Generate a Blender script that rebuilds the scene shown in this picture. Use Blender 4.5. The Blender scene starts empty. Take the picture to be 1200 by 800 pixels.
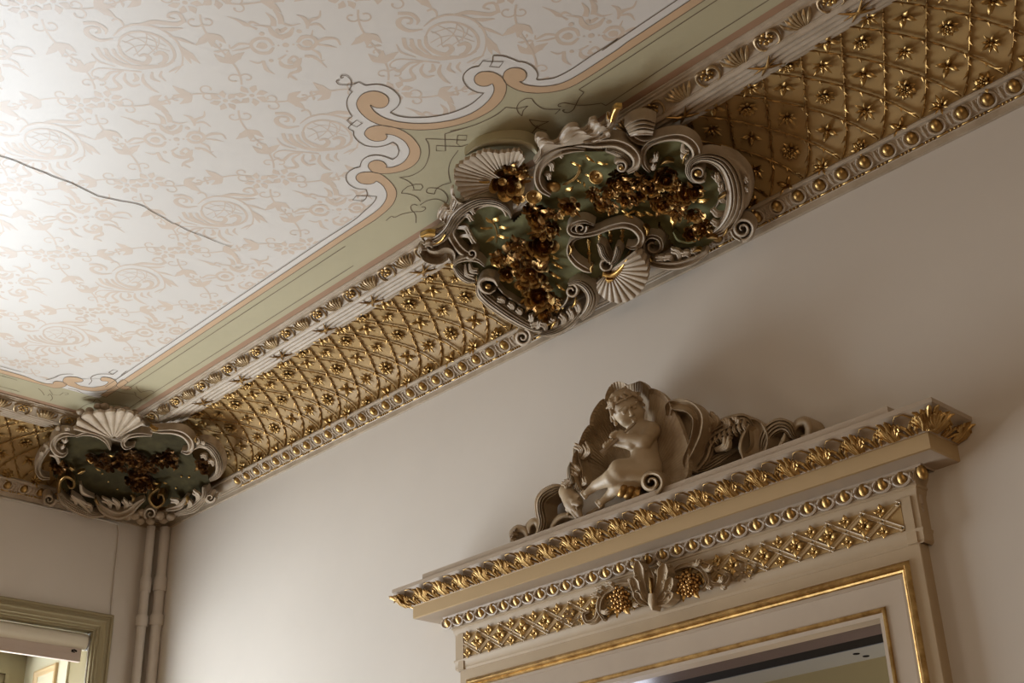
import bpy, bmesh, math, random
import numpy as np
from mathutils import Vector, Matrix
random.seed(7)
rnd = random.Random(11)
PI = math.pi
scene = bpy.context.scene
COL = scene.collection

# ------------------------------------------------------------------ camera
YAW, PITCH, ROLL, FPX = -0.804402172, 0.466139854, -0.0326545635, 1522.188
CAM = Vector((5.09, -2.7, 1.6))
_f = Vector((math.sin(YAW)*math.cos(PITCH), math.cos(YAW)*math.cos(PITCH), math.sin(PITCH)))
_r0 = Vector((math.cos(YAW), -math.sin(YAW), 0)); _u0 = _r0.cross(_f)
_r = _r0*math.cos(ROLL)+_u0*math.sin(ROLL); _u = -_r0*math.sin(ROLL)+_u0*math.cos(ROLL)
cam_data = bpy.data.cameras.new('camera'); cam_data.sensor_width = 36; cam_data.lens = FPX/1200*36
cam_data.clip_start = .05; cam_data.clip_end = 100
cam = bpy.data.objects.new('camera', cam_data); COL.objects.link(cam)
cam.matrix_world = Matrix(((_r.x, _u.x, -_f.x, CAM.x), (_r.y, _u.y, -_f.y, CAM.y), (_r.z, _u.z, -_f.z, CAM.z), (0, 0, 0, 1)))
scene.camera = cam
scene.view_settings.view_transform = 'Standard'; scene.view_settings.look = 'None'
scene.view_settings.gamma = 1; scene.view_settings.use_curve_mapping = False
scene.view_settings.exposure = -0.08

# ------------------------------------------------------------------ light
world = bpy.data.worlds.new('world'); scene.world = world; world.use_nodes = True
_nt = world.node_tree; _bg = _nt.nodes['Background']
_tc = _nt.nodes.new('ShaderNodeTexCoord'); _sx = _nt.nodes.new('ShaderNodeSeparateXYZ')
_cr = _nt.nodes.new('ShaderNodeValToRGB')
_nt.links.new(_tc.outputs['Generated'], _sx.inputs[0]); _nt.links.new(_sx.outputs['Z'], _cr.inputs[0])
_cr.color_ramp.elements[0].position = 0.0; _cr.color_ramp.elements[0].color = (.60, .45, .29, 1)
_cr.color_ramp.elements[1].position = 0.6; _cr.color_ramp.elements[1].color = (.72, .61, .47, 1)
_nt.links.new(_cr.outputs[0], _bg.inputs['Color']); _bg.inputs['Strength'].default_value = 0.19

def area(name, loc, target, sx, sy, power, color):
    l = bpy.data.lights.new(name, 'AREA'); l.shape = 'RECTANGLE'; l.size = sx; l.size_y = sy
    l.energy = power; l.color = color
    o = bpy.data.objects.new(name, l); COL.objects.link(o); o.location = loc
    o.rotation_euler = (Vector(target)-Vector(loc)).to_track_quat('-Z', 'Y').to_euler()
    return o
# daylight through the tall window of the bay in the left wall, and an unseen side fill added through a made-up opening further along
area('bay_window_daylight', (-.80, -1.3, 1.60), (1.0, -1.1, 2.0), 1.75, 2.45, 215, (.86, .935, 1.0))
area('side_fill', (-.26, -3.75, 1.7), (2.6, -2.4, 2.5), 1.2, 2.1, 28, (1.0, .91, .80))
# unseen warm fill added from the camera's end to lift the right side
area('warm_fill', (7.5, -5.0, 2.2), (3.0, 0, 3.0), 1.5, 1.5, 40, (1.0, .74, .50))

# ------------------------------------------------------------------ helpers
def ray(px, py): return _f*FPX + _r*(px-600) - _u*(py-400)
def on_ceiling(px, py, z=3.71):
    d = ray(px, py); return CAM + d*((z-CAM.z)/d.z)
def on_wall(px, py, y=0.0):
    d = ray(px, py); return CAM + d*((y-CAM.y)/d.y)

class MB:
    """collects geometry for ONE mesh"""
    def __init__(s): s.v = []; s.f = []; s.m = []; s.mi = 0
    def vert(s, p): s.v.append((p[0], p[1], p[2])); return len(s.v)-1
    def face(s, idx): s.f.append(tuple(idx)); s.m.append(s.mi)
    def poly(s, pts): s.face([s.vert(p) for p in pts])
    def grid(s, rows, close_u=False, close_v=False):
        n, m = len(rows), len(rows[0]); b = len(s.v)
        for r in rows:
            for p in r: s.v.append((p[0], p[1], p[2]))
        for i in range(n if close_v else n-1):
            for j in range(m if close_u else m-1):
                a = b+i*m+j; c = b+i*m+(j+1) % m; i2 = (i+1) % n
                s.f.append((a, c, b+i2*m+(j+1) % m, b+i2*m+j)); s.m.append(s.mi)
        return b
    def box(s, lo, hi):
        x0, y0, z0 = lo; x1, y1, z1 = hi; b = len(s.v)
        s.v += [(x0,y0,z0),(x1,y0,z0),(x1,y1,z0),(x0,y1,z0),(x0,y0,z1),(x1,y0,z1),(x1,y1,z1),(x0,y1,z1)]
        for q in ((0,3,2,1),(4,5,6,7),(0,1,5,4),(1,2,6,5),(2,3,7,6),(3,0,4,7)): s.face([b+i for i in q])
    def tube(s, path, rad, n=8, caps=True, flat=1.0, up=None):
        P = [Vector(p) for p in path]; m = len(P)
        R = rad if hasattr(rad, '__len__') else [rad]*m
        T = [(P[min(i+1, m-1)]-P[max(i-1, 0)]).normalized() for i in range(m)]
        N = up.copy() if up is not None else (Vector((0,0,1)) if abs(T[0].z) < .9 else Vector((1,0,0)))
        rows = []
        for i in range(m):
            if up is not None: N = up
            N2 = (N - T[i]*N.dot(T[i]))
            if N2.length < 1e-6: N2 = T[i].orthogonal()
            N2.normalize(); B = T[i].cross(N2); N = N2
            rows.append([P[i] + (B*math.cos(2*PI*k/n) + N2*math.sin(2*PI*k/n)*flat)*R[i] for k in range(n)])
        b = s.grid(rows, close_u=True)
        if caps:
            s.face([b+k for k in range(n)]); s.face([b+(m-1)*n+k for k in range(n)])
    def ellipsoid(s, c, ax, nu=12, nv=8, half=None):
        """ax = three Vectors (scaled semi axes); half=True only the +ax[2] half"""
        c = Vector(c); rows = []
        t0, t1 = (0, PI/2) if half else (-PI/2, PI/2)
        for i in range(nv+1):
            t = t0+(t1-t0)*i/nv
            rows.append([c + (ax[0]*math.cos(2*PI*k/nu)+ax[1]*math.sin(2*PI*k/nu))*math.cos(t) + ax[2]*math.sin(t) for k in range(nu)])
        s.grid(rows, close_u=True)
    def lathe(s, prof, c, ax, n=16):
        """prof: (radius, height) along ax"""
        c = Vector(c); a = Vector(ax).normalized(); e = a.orthogonal().normalized(); g = a.cross(e)
        s.grid([[c+a*h+(e*math.cos(2*PI*k/n)+g*math.sin(2*PI*k/n))*r for k in range(n)] for r, h in prof], close_u=True)
    def merge(s, o, M=None):
        b = len(s.v)
        s.v += [tuple(M @ Vector(p)) for p in o.v] if M is not None else o.v
        s.f += [tuple(b+i for i in f) for f in o.f]; s.m += o.m
    def mesh(s, name, mats, smooth=True, angle=40):
        me = bpy.data.meshes.new(name); me.from_pydata(s.v, [], s.f)
        for m in (mats if isinstance(mats, (list, tuple)) else [mats]): me.materials.append(m)
        me.polygons.foreach_set('material_index', s.m)
        me.polygons.foreach_set('use_smooth', [smooth]*len(s.f))
        me.update()
        if smooth and angle < 179: me.set_sharp_from_angle(angle=math.radians(angle))
        return me
    def build(s, name, mats, parent=None, smooth=True, angle=40, label=None):
        return obj(name, s.mesh(name, mats, smooth, angle), parent, label)

def obj(name, me, parent=None, label=None, M=None):
    o = bpy.data.objects.new(name, me); COL.objects.link(o)
    if M is not None: o.matrix_basis = M
    if parent is not None: o.parent = parent
    if label: o['label'] = label
    return o
def local(o_mb, root_loc):
    """shift a world-space MB into a root's local space"""
    r = Vector(root_loc); o_mb.v = [(p[0]-r.x, p[1]-r.y, p[2]-r.z) for p in o_mb.v]; return o_mb
def thing(name, label, cat, loc=(0,0,0), group=None):
    o = bpy.data.objects.new(name, None); COL.objects.link(o); o.location = loc; o.empty_display_size = .05
    o['label'] = label; o['category'] = cat; o['kind'] = 'thing'
    if group: o['group'] = group
    return o
def tag(o, label, cat, group=None):
    o['label'] = label; o['category'] = cat; o['kind'] = 'thing'
    if group: o['group'] = group
    return o
def struct(o, label=None):
    o['kind'] = 'structure'
    if label: o['label'] = label
    return o
def cr(pts, n=6, closed=False):
    """Catmull-Rom through 2-D or 3-D points"""
    P = [Vector(p) for p in pts]; m = len(P); out = []
    rng = range(m if closed else m-1)
    for i in rng:
        p0 = P[(i-1) % m] if closed or i > 0 else P[0]*2-P[1]
        p1, p2 = P[i], P[(i+1) % m]
        p3 = P[(i+2) % m] if closed or i+2 < m else P[-1]*2-P[-2]
        for k in range(n):
            t = k/n
            out.append(.5*((2*p1)+(p2-p0)*t+(2*p0-5*p1+4*p2-p3)*t*t+(3*p1-p0-3*p2+p3)*t**3))
    if not closed: out.append(P[-1].copy())
    return out
def lerp_list(vals, n):
    """resample a list of numbers to n entries"""
    m = len(vals)-1
    return [vals[min(int(t), m-1)]*(1-(t-min(int(t), m-1)))+vals[min(int(t), m-1)+1]*(t-min(int(t), m-1)) for t in [m*i/(n-1) for i in range(n)]]

# ------------------------------------------------------------------ materials
def mat(name, col, rough=.6, metal=0.0, var=.0, scale=6.0, col2=None, bump=0.0, bscale=60.0, spec=.5, coat=0.0, r_var=0.0):
    m = bpy.data.materials.new(name); m.use_nodes = True; nt = m.node_tree; b = nt.nodes['Principled BSDF']
    b.inputs['Base Color'].default_value = (*col, 1); b.inputs['Roughness'].default_value = rough
    b.inputs['Metallic'].default_value = metal; b.inputs['Specular IOR Level'].default_value = spec
    b.inputs['Coat Weight'].default_value = coat
    tc = nt.nodes.new('ShaderNodeTexCoord')
    if var or col2:
        n = nt.nodes.new('ShaderNodeTexNoise'); n.inputs['Scale'].default_value = scale; n.inputs['Detail'].default_value = 6
        n.inputs['Roughness'].default_value = .65
        nt.links.new(tc.outputs['Object'], n.inputs['Vector'])
        rp = nt.nodes.new('ShaderNodeValToRGB'); c2 = col2 or tuple(c*(1-var) for c in col)
        rp.color_ramp.elements[0].position = .35; rp.color_ramp.elements[0].color = (*c2, 1)
        rp.color_ramp.elements[1].position = .65; rp.color_ramp.elements[1].color = (*col, 1)
        nt.links.new(n.outputs['Fac'], rp.inputs[0]); nt.links.new(rp.outputs[0], b.inputs['Base Color'])
    if r_var:
        n2 = nt.nodes.new('ShaderNodeTexNoise'); n2.inputs['Scale'].default_value = scale*3
        nt.links.new(tc.outputs['Object'], n2.inputs['Vector'])
        mr = nt.nodes.new('ShaderNodeMapRange'); mr.inputs[3].default_value = max(.05, rough-r_var); mr.inputs[4].default_value = rough+r_var
        nt.links.new(n2.outputs['Fac'], mr.inputs[0]); nt.links.new(mr.outputs[0], b.inputs['Roughness'])
    if bump:
        n3 = nt.nodes.new('ShaderNodeTexNoise'); n3.inputs['Scale'].default_value = bscale; n3.inputs['Detail'].default_value = 4
        nt.links.new(tc.outputs['Object'], n3.inputs['Vector'])
        bp = nt.nodes.new('ShaderNodeBump'); bp.inputs['Strength'].default_value = bump; bp.inputs['Distance'].default_value = .004
        nt.links.new(n3.outputs['Fac'], bp.inputs['Height']); nt.links.new(bp.outputs[0], b.inputs['Normal'])
    return m
M_wall = mat('wall_paint', (.64, .58, .51), .75, var=.05, scale=1.2, bump=.05, bscale=25)
M_ceil = mat('ceiling_distemper', (.69, .645, .59), .43, var=.03, scale=1.5, bump=.05, bscale=18, spec=1.0)
M_green = mat('green_distemper', (.455, .40, .25), .55, var=.06, scale=3)
M_peach = mat('peach_distemper', (.58, .385, .225), .55, var=.08, scale=9)
M_brown = mat('brown_band_paint', (.36, .21, .12), .55, var=.05, scale=4)
M_line = mat('dark_line_paint', (.15, .10, .055), .6)
M_sten = mat('ochre_stencil_paint', (.64, .515, .405), .43, var=.06, scale=7, spec=1.0)
M_plas = mat('cream_plaster', (.49, .395, .29), .5, col2=(.37, .285, .195), scale=14, bump=.06, bscale=60)
M_grime = mat('aged_cream_plaster', (.47, .375, .27), .5, col2=(.24, .165, .095), scale=18, bump=.1, bscale=70)
M_ochre = mat('ochre_cove_paint', (.43, .275, .108), .55, var=.08, scale=5, spec=.3)
M_gold = mat('gilding', (.60, .395, .155), .40, 1.0, col2=(.31, .18, .06), scale=26, r_var=.12, bump=.12, bscale=120)
M_gold2 = mat('bright_gilding', (.76, .49, .17), .33, 1.0, col2=(.45, .26, .07), scale=30, r_var=.1)
M_bronze = mat('dark_gilding', (.46, .26, .09), .30, 1.0, col2=(.13, .06, .02), scale=30, r_var=.1)
M_bronze2 = mat('darkest_gilding', (.20, .105, .04), .32, 1.0, col2=(.05, .022, .009), scale=30, r_var=.1)  # much darker than the other gilding, for the corner roses
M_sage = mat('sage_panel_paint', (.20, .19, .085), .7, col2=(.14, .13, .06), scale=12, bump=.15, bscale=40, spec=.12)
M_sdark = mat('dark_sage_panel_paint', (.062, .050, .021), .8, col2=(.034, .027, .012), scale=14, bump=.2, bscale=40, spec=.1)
M_antq = mat('antique_gilding', (.50, .31, .11), .42, .9, col2=(.24, .13, .045), scale=26, r_var=.1)
M_trim = mat('tan_surround_paint', (.46, .345, .215), .5, var=.08, scale=5)
M_trim2 = mat('warm_grey_surround_paint', (.44, .345, .25), .5, var=.08, scale=5)
M_fasc = mat('ochre_fascia_paint', (.48, .335, .17), .45, var=.06, scale=3)
M_stone = mat('carved_stone_paint', (.46, .345, .215), .55, col2=(.30, .205, .115), scale=9, bump=.12, bscale=70)
M_putto = mat('putto_stone_paint', (.50, .39, .255), .5, col2=(.40, .295, .18), scale=7, bump=.06, bscale=60)
M_lint = mat('glossy_purple_lintel', (.085, .05, .065), .2, var=.2, scale=3, spec=.6)
M_steel = mat('satin_track_strip', (.42, .42, .45), .3, .5)
M_slot = mat('black_slot', (.012, .009, .008), .7, spec=.05)
M_pipe = mat('pipe_paint', (.60, .54, .48), .4)
M_olive = mat('olive_casing_paint', (.29, .235, .125), .5, var=.08, scale=4)
M_blind = mat('cream_blind_fabric', (.66, .60, .48), .7)
M_hem = mat('pinkish_blind_rail', (.50, .40, .33), .6)
M_bay = mat('bay_cream_paint', (.54, .49, .35), .5)
M_white = mat('white_paint', (.62, .60, .54), .5)
M_floor = mat('oak_floor', (.30, .18, .09), .4, var=.3, scale=5)
# ================================================================== SETTING
CZ = 3.71
def main(a, d, z): return (a, -d-.001, min(z, 3.7078))          # along the long wall
def left(a, d, z): return (d+.001, -a, min(z, 3.7078))          # along the left wall
# long wall with the doorway hole (x 2.18..3.51, up to z 2.38)
DL, DR, DT = 2.188, 3.508, 2.394
b = MB()
b.box((-.25, 0, 0), (DL, .40, 4.1)); b.box((DR, 0, 0), (8, .40, 4.1)); b.box((DL, 0, DT), (DR, .40, 4.1))
struct(b.build('wall_right', M_wall, smooth=False), 'long pale plastered wall below the gilded cornice')
# left wall with the tall bay opening
BR, BL, BT = -.275, -2.45, 3.005
b = MB()
b.box((-.18, BR, 0), (0, 0, 4.1)); b.box((-.18, BL, BT), (0, BR, 4.1)); b.box((-.18, -3.1, 0), (0, BL, 4.1)); b.box((-.18, -6, 0), (0, -4.4, 4.1)); b.box((-.18, -4.4, 0), (0, -3.1, .6)); b.box((-.18, -4.4, 2.8), (0, -3.1, 4.1))  # gap beyond the bay is added to let the side fill in
struct(b.build('wall_left', M_wall, smooth=False), 'short pale wall with the window bay')
b = MB(); b.box((-1.6, -6, -.1), (8, 3.4, 0)); struct(b.build('floor', M_floor, smooth=False))
# ------------------------------------------------ room behind the doorway
b = MB(); b.box((-.2, 1.9, 0), (.35, 2.0, 3.4)); b.box((1.15, 1.9, 0), (5.2, 2.0, 3.4)); b.box((.35, 1.9, 0), (1.15, 2.0, .9)); b.box((.35, 1.9, 2.2), (1.15, 2.0, 3.4)); struct(b.build('wall_back', M_bay, smooth=False))
area('next_room_window', (.75, 2.06, 1.55), (1.6, 0, 1.9), .75, 1.2, 9, (.86, .88, 1.0))
b = MB(); b.box((-.2, .4, 3.2), (5.2, 2.0, 3.3)); struct(b.build('ceiling', M_bay, smooth=False), 'ceiling of the room behind the doorway')
area('next_room_fill', (3.6, 1.2, 1.2), (3.3, 1.2, 3.0), .6, .6, 14, (1.0, .88, .62))  # unseen fill added to brighten the room behind the doorway
# ------------------------------------------------ cornice profiles (d = distance from wall, z)
P_low = [(0, 3.494), (.010, 3.494), (.011, 3.511), (.013, 3.513), (.013, 3.5185), (.020, 3.519), (.020, 3.5225), (.024, 3.523),
         (.034, 3.526), (.042, 3.532), (.047, 3.540), (.049, 3.546), (.058, 3.546), (.060, 3.549), (.060, 3.555), (.054, 3.558), (.05, 3.565)]
COVE_A, COVE_B = (.05, 3.565), (.36, 3.69)
def cove(t): return (COVE_B[0]-(COVE_B[0]-COVE_A[0])*math.cos(t), COVE_A[1]+(COVE_B[1]-COVE_A[1])*math.sin(t))
_ct = [PI/2*i/400 for i in range(401)]; _cl = [0]
for i in range(400):
    p, q = cove(_ct[i]), cove(_ct[i+1]); _cl.append(_cl[-1]+math.hypot(q[0]-p[0], q[1]-p[1]))
COVE_L = _cl[-1]
def cove_s(s, h=0.0):
    """(d, z) at arc length s on the cove, lifted h towards the room"""
    s = min(max(s, 0), COVE_L); lo = min(range(0, 401), key=lambda i: abs(_cl[i]-s)); t = _ct[lo]
    d, z = cove(t); tx = (COVE_B[0]-COVE_A[0])*math.sin(t); tz = (COVE_B[1]-COVE_A[1])*math.cos(t)
    L = math.hypot(tx, tz) or 1; return d+h*tz/L, z-h*tx/L
P_cove = [cove_s(COVE_L*i/24) for i in range(25)]
# fluted band: fillet, five reeds, fillet
P_flute = [(.352, 3.700), (.352, 3.684), (.362, 3.680), (.366, 3.682)]
for k in range(4):
    d0 = .369+k*.0202
    for j in range(7):
        u = j/6; P_flute.append((d0+.0188*u, 3.681-.009*(k+u)/4-.0075*math.sin(PI*u)**.7))
P_flute += [(.450, 3.672), (.455, 3.672), (.456, 3.676)]
P_leafbed = [(.456, 3.674), (.462, 3.680), (.472, 3.690), (.488, 3.694), (.490, 3.700), (.497, 3.701), (.499, 3.704), (.506, 3.705), (.507, 3.710)]
def run(prof, m, a0, a1, mb, mitre=False):
    rows = []
    for d, z in prof:
        s0 = d if mitre else a0
        rows.append([m(s0, d, z), m(a1, d, z)])
    mb.grid(rows)

# ---- ornaments shared by all cornice lengths (local frame: X along, Y across, Z out of the surface)
def petal(mb, ang, r0, r1, w, lift=.25, tip=.0, n=6, ridge=.35, base_z=0.0):
    """pointed petal lying in XY, cupped and ridged"""
    ca, sa = math.cos(ang), math.sin(ang); rows = []
    for i in range(n+1):
        t = i/n; r = r0+(r1-r0)*t; ww = w*math.sin(PI*min(1, .12+.88*t)**.8)*(1 if t < 1 else 0)
        z = base_z+lift*(r1-r0)*math.sin(PI*t*.75)+tip*t*t
        row = []
        for k in (-1, -.5, 0, .5, 1):
            y = ww*k; zz = z + ridge*ww*(1-abs(k))-(.5*ww if abs(k) == 1 else 0)
            row.append((r*ca-y*sa, r*sa+y*ca, zz))
        rows.append(row)
    mb.grid(rows)
def rosette_mesh(kind):
    b = MB()
    if kind == 0:      # four pointed petals
        for k in range(4): petal(b, PI/4+k*PI/2+.05, .003, .033, .0085, .30, .003)
        b.ellipsoid((0,0,.006), (Vector((.005,0,0)), Vector((0,.005,0)), Vector((0,0,.006))), 8, 5)
    elif kind == 1:    # eight narrow leaves
        for k in range(8): petal(b, k*PI/4+.2, .003, .032 if k % 2 == 0 else .026, .0056, .34, .004)
        b.ellipsoid((0,0,.008), (Vector((.0055,0,0)), Vector((0,.0055,0)), Vector((0,0,.007))), 8, 5)
    else:              # round double rose
        for k in range(8): petal(b, k*PI/4, .004, .030, .0095, .22, .002)
        for k in range(6): petal(b, k*PI/3+.3, .002, .019, .0075, .45, .006, base_z=.005)
        for k in range(6): b.ellipsoid((.007*math.cos(k*PI/3), .007*math.sin(k*PI/3), .013), (Vector((.003,0,0)), Vector((0,.003,0)), Vector((0,0,.003))), 6, 4)
        b.ellipsoid((0,0,.013), (Vector((.004,0,0)), Vector((0,.004,0)), Vector((0,0,.006))), 8, 5)
    return b.mesh('rosette', M_gold, angle=50)
ROS = [rosette_mesh(k) for k in range(3)]
def egg_mesh(w, l, h):
    b = MB(); b.ellipsoid((0,0,0), (Vector((w,0,0)), Vector((0,l,0)), Vector((0,0,h))), 14, 10)
    return b.mesh('egg', M_gold, angle=180)
EGG = egg_mesh(.0155, .0195, .016)
def frame(o, xdir, ydir, s=1.0):
    x = Vector(xdir).normalized(); z = x.cross(Vector(ydir)).normalized(); y = z.cross(x)
    M = Matrix(((x.x*s, y.x*s, z.x*s, o[0]), (x.y*s, y.y*s, z.y*s, o[1]), (x.z*s, y.z*s, z.z*s, o[2]), (0,0,0,1)))
    return M
def collar_dart(b, place, a, pitch, tk=1.0):
    """egg collar (open U) and the dart after it; place(u, v, h) -> world"""
    pts = []
    for k in range(13):
        t = PI*.12+(2*PI-.24*PI)*k/12
        pts.append((a+.0225*math.sin(t), -.003-.0245*math.cos(t)*-1))
    pts = [(a+.0225*math.sin(t), .002+.0255*math.cos(t)) for t in [PI*.16+(2*PI-.32*PI)*k/14 for k in range(15)]]
    b.tube([place(u, v, .006) for u, v in pts], [.0025*tk]+[.0036*tk]*13+[.0025*tk], 6)
    c = a+pitch/2
    b.tube([place(c, .021, .005), place(c, .004, .008), place(c, -.021, .003)], [.0022, .0048, .0012], 6)
    for s in (-1, 1): b.tube([place(c+s*.0095, .019, .004), place(c+s*.0045, -.002, .005), place(c+s*.001, -.018, .003)], [.0022, .0026, .001], 5)
def cornice(root, m, a0, a1, d0, d1, mitre, lat_x0, ros_phase, egg_x0, tie_xs, leaf_x0, sign=1):
    """a0..a1 mouldings, d0..d1 ornament"""
    R = Vector(root.location)
    def part(b, name, mt, **k): return local(b, R).build(name, mt, root, **k)
    def mm(a, d, z): return Vector(m(a, d, z))
    ex = (mm(1,0,0)-mm(0,0,0))
    b = MB(); run(P_low, m, a0, a1, b, mitre); part(b, 'lower_moulding', M_plas, angle=35)
    b = MB(); run(P_cove, m, a0, a1, b, mitre); part(b, 'cove_panel', M_ochre, label='ochre painted hollow panel behind the gilt trellis')
    b = MB(); run(P_flute, m, a0, a1, b, mitre); part(b, 'fluted_band', M_plas, angle=50)
    b = MB(); run(P_leafbed, m, a0, a1, b, mitre); part(b, 'leaf_moulding_bed', M_plas)
    # bead and reel
    b = MB(); pitch = .0706
    n0 = math.ceil((d0-egg_x0)/pitch); n1 = math.floor((d1-egg_x0)/pitch)
    for k in range(n0, n1+1):
        a = egg_x0+k*pitch
        b.tube([mm(a-.016, .0155, 3.5155), mm(a-.014, .0155, 3.5155), mm(a+.014, .0155, 3.5155), mm(a+.016, .0155, 3.5155)], [.0018, .0036, .0036, .0018], 7)
        for q in (.0245, .0355, .0465): b.ellipsoid(mm(a+q, .0155, 3.5155), (ex*.0036, Vector((0,0,.0042)), (mm(0,1,0)-mm(0,0,0))*.0042), 7, 5)
    part(b, 'bead_moulding', M_gold)
    # egg and dart on the ovolo
    ovo = lambda u, v, h: mm(u, .0345+.0155*v/.022*.85+h*.62, 3.5335+.0115*v/.022-h*.78)
    b = MB()
    for k in range(n0, n1+1): collar_dart(b, ovo, egg_x0+k*pitch, pitch)
    part(b, 'egg_collars', M_plas)
    for k in range(n0, n1+1):
        a = egg_x0+k*pitch; o = ovo(a, .002, .003)
        obj('egg', EGG, root, M=frame(o-R, ex, ovo(a, 1, 0)-ovo(a, 0, 0)))
    # trellis of thorned branches
    p = .1190; row = .0950; hp = p/2
    for fam in (1, -1):
        c = lat_x0+hp; cs = []
        k0 = math.floor((d0-lat_x0)/p)-3; k1 = math.ceil((d1-lat_x0)/p)+3
        for k in range(k0, k1):
            x_at0 = lat_x0+hp+k*p-fam*(.09/row)*hp     # passes the node (lat_x0+hp+k p, s=.09)
            pts = []; n = 26
            for i in range(n+1):
                s = COVE_L*i/n; a = x_at0+fam*s/row*hp
                if a < d0 or a > d1: continue
                d, z = cove_s(s, .004 if fam == 1 else .007); pts.append((a, s, mm(a, d, z)))
            if len(pts) < 4: continue
            b = MB(); b.tube([q[2] for q in pts], [.0027+.0006*math.sin(i*2.3) for i in range(len(pts))], 6)
            # thorns and knuckles at the crossings and between
            s = pts[0][1]
            for j in range(-1, 16):
                sj = .09-.0475+j*row/4.0+.01
                if not (pts[0][1]+.004 < sj < pts[-1][1]-.004): continue
                a = x_at0+fam*sj/row*hp; d, z = cove_s(sj, .006); q = mm(a, d, z)
                d2, z2 = cove_s(sj-.013, .012); side = .006*(1 if j % 2 else -1)
                b.tube([q, (q+mm(a-fam*.006+side, d2, z2))/2, mm(a-fam*.008+side*1.7, d2, z2)], [.0036, .0030, .0005], 5)
            part(b, 'trellis_branch', M_antq, angle=60)
    # rosettes
    for r, (s, off) in enumerate(((.004, .5), (.09, 0), (.187, .5), (.283, 0), (.345, .5))):
        for k in range(math.floor((d0-lat_x0)/p)-1, math.ceil((d1-lat_x0)/p)+1):
            a = lat_x0+(k+off)*p
            if a < d0+.01 or a > d1-.01: continue
            d, z = cove_s(s, .002); dn, zn = cove_s(s, 1.002)
            Z = mm(a, dn, zn)-mm(a, d, z); Y = Z.cross(ex)
            kind = [1, 2, 0][(k+ros_phase+(2 if off else 0)) % 3]
            M = frame(mm(a, d, z)-R, ex, Y, rnd.uniform(.9, 1.05)) @ Matrix.Rotation(rnd.uniform(-.12, .12)+ (0 if kind else .0), 4, 'Z')
            obj('rosette', ROS[kind], root, M=M)
    # ribbon ties over the reeds
    for a in tie_xs:
        b = MB()
        for q in (-1, 1):
            b.tube([mm(a-q*.032, .378, 3.673), mm(a-q*.014, .396, 3.6665), mm(a+q*.012, .414, 3.6645), mm(a+q*.034, .438, 3.6665)], [.0015, .0040, .0040, .0015], 6)
        b.tube([mm(a-.040, .402, 3.669), mm(a-.012, .408, 3.6655), mm(a+.004, .408, 3.6635), mm(a+.038, .414, 3.668)], [.001, .0034, .0042, .001], 6)
        part(b, 'ribbon_tie', M_antq)
    # acanthus clusters and little scrolls in turn
    b = MB(); b2 = MB(); hpit = .0935
    bed = lambda u, v, h: mm(u, .458+.034*v, 3.676+.020*min(1, max(0, v)*1.2)**.8-h)
    for k in range(math.floor((d0-leaf_x0)/hpit), math.ceil((d1-leaf_x0)/hpit)+1):
        a = leaf_x0+k*hpit
        if a < d0 or a > d1: continue
        if k % 2 == 0:
            for i, t in enumerate((-1, -.62, -.3, 0, .3, .62, 1)):
                L = 1-.25*abs(t)
                b.tube([bed(a+t*.014, -.05, .003), bed(a+t*.026, .4*L, .011), bed(a+t*.037, .88*L, .014), bed(a+t*.044, 1.10*L, .006)], [.0026, .0050, .0056, .0018], 6, flat=.8)
        else:
            for s in (-1, 1):
                pts = []
                for i in range(15):
                    q = i/14; an = PI*(-.5+1.75*q); rr = .022*(1-.5*q)
                    pts.append(bed(a+s*(.019+rr*math.cos(an)*.9-.003), .48+rr/.034*math.sin(an)*.9, .006))
                b.tube(pts, [.0022+.0024*math.sin(PI*i/14) for i in range(15)], 6)
                b2.ellipsoid(bed(a+s*.017, .5, .008), (ex*.004, Vector((0,0,.004)), (mm(0,1,0)-mm(0,0,0))*.004), 7, 5)
            for i in range(5):
                an = 2*PI*i/5+.3; c = bed(a+.011*math.cos(an), .55+.30*math.sin(an), .008)
                b2.ellipsoid(c, (ex*.0068, Vector((0,0,.0045)), (mm(0,1,0)-mm(0,0,0))*.0068), 7, 5)
            b2.ellipsoid(bed(a, .55, .011), (ex*.0035, Vector((0,0,.0035)), (mm(0,1,0)-mm(0,0,0))*.0035), 7, 5)
    part(b, 'acanthus_moulding', M_leafg); part(b2, 'moulding_blossoms', M_gold)
M_leafg = mat('half_gilt_plaster', (.50, .36, .19), .38, .45, col2=(.22, .135, .06), scale=30, r_var=.1)
t = thing('cornice', 'gilt trellis cornice running from the central cartouche to the upper right', 'cornice', (4.5, 0, 3.6))
cornice(t, main, 3.0, 6.5, 3.02, 4.5, False, 3.392, 0, 3.616, [3.661+.27*k for k in range(-2, 4)], 3.437)
t = thing('cornice', 'lit gilt trellis cornice between the corner cartouche and the central cartouche', 'cornice', (1.5, 0, 3.6))
cornice(t, main, 0, 3.0, .62, 2.55, True, .9030, 0, 1.02, [.987+.265*k for k in range(0, 6)], 1.926-.0935*0)
t = thing('cornice', 'shadowed gilt trellis cornice on the short wall at the left edge', 'cornice', (0, -1.5, 3.6))
cornice(t, left, 0, 6.0, .50, 1.35, True, .93, 1, .95, [.72, .99, 1.26], .80)
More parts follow.
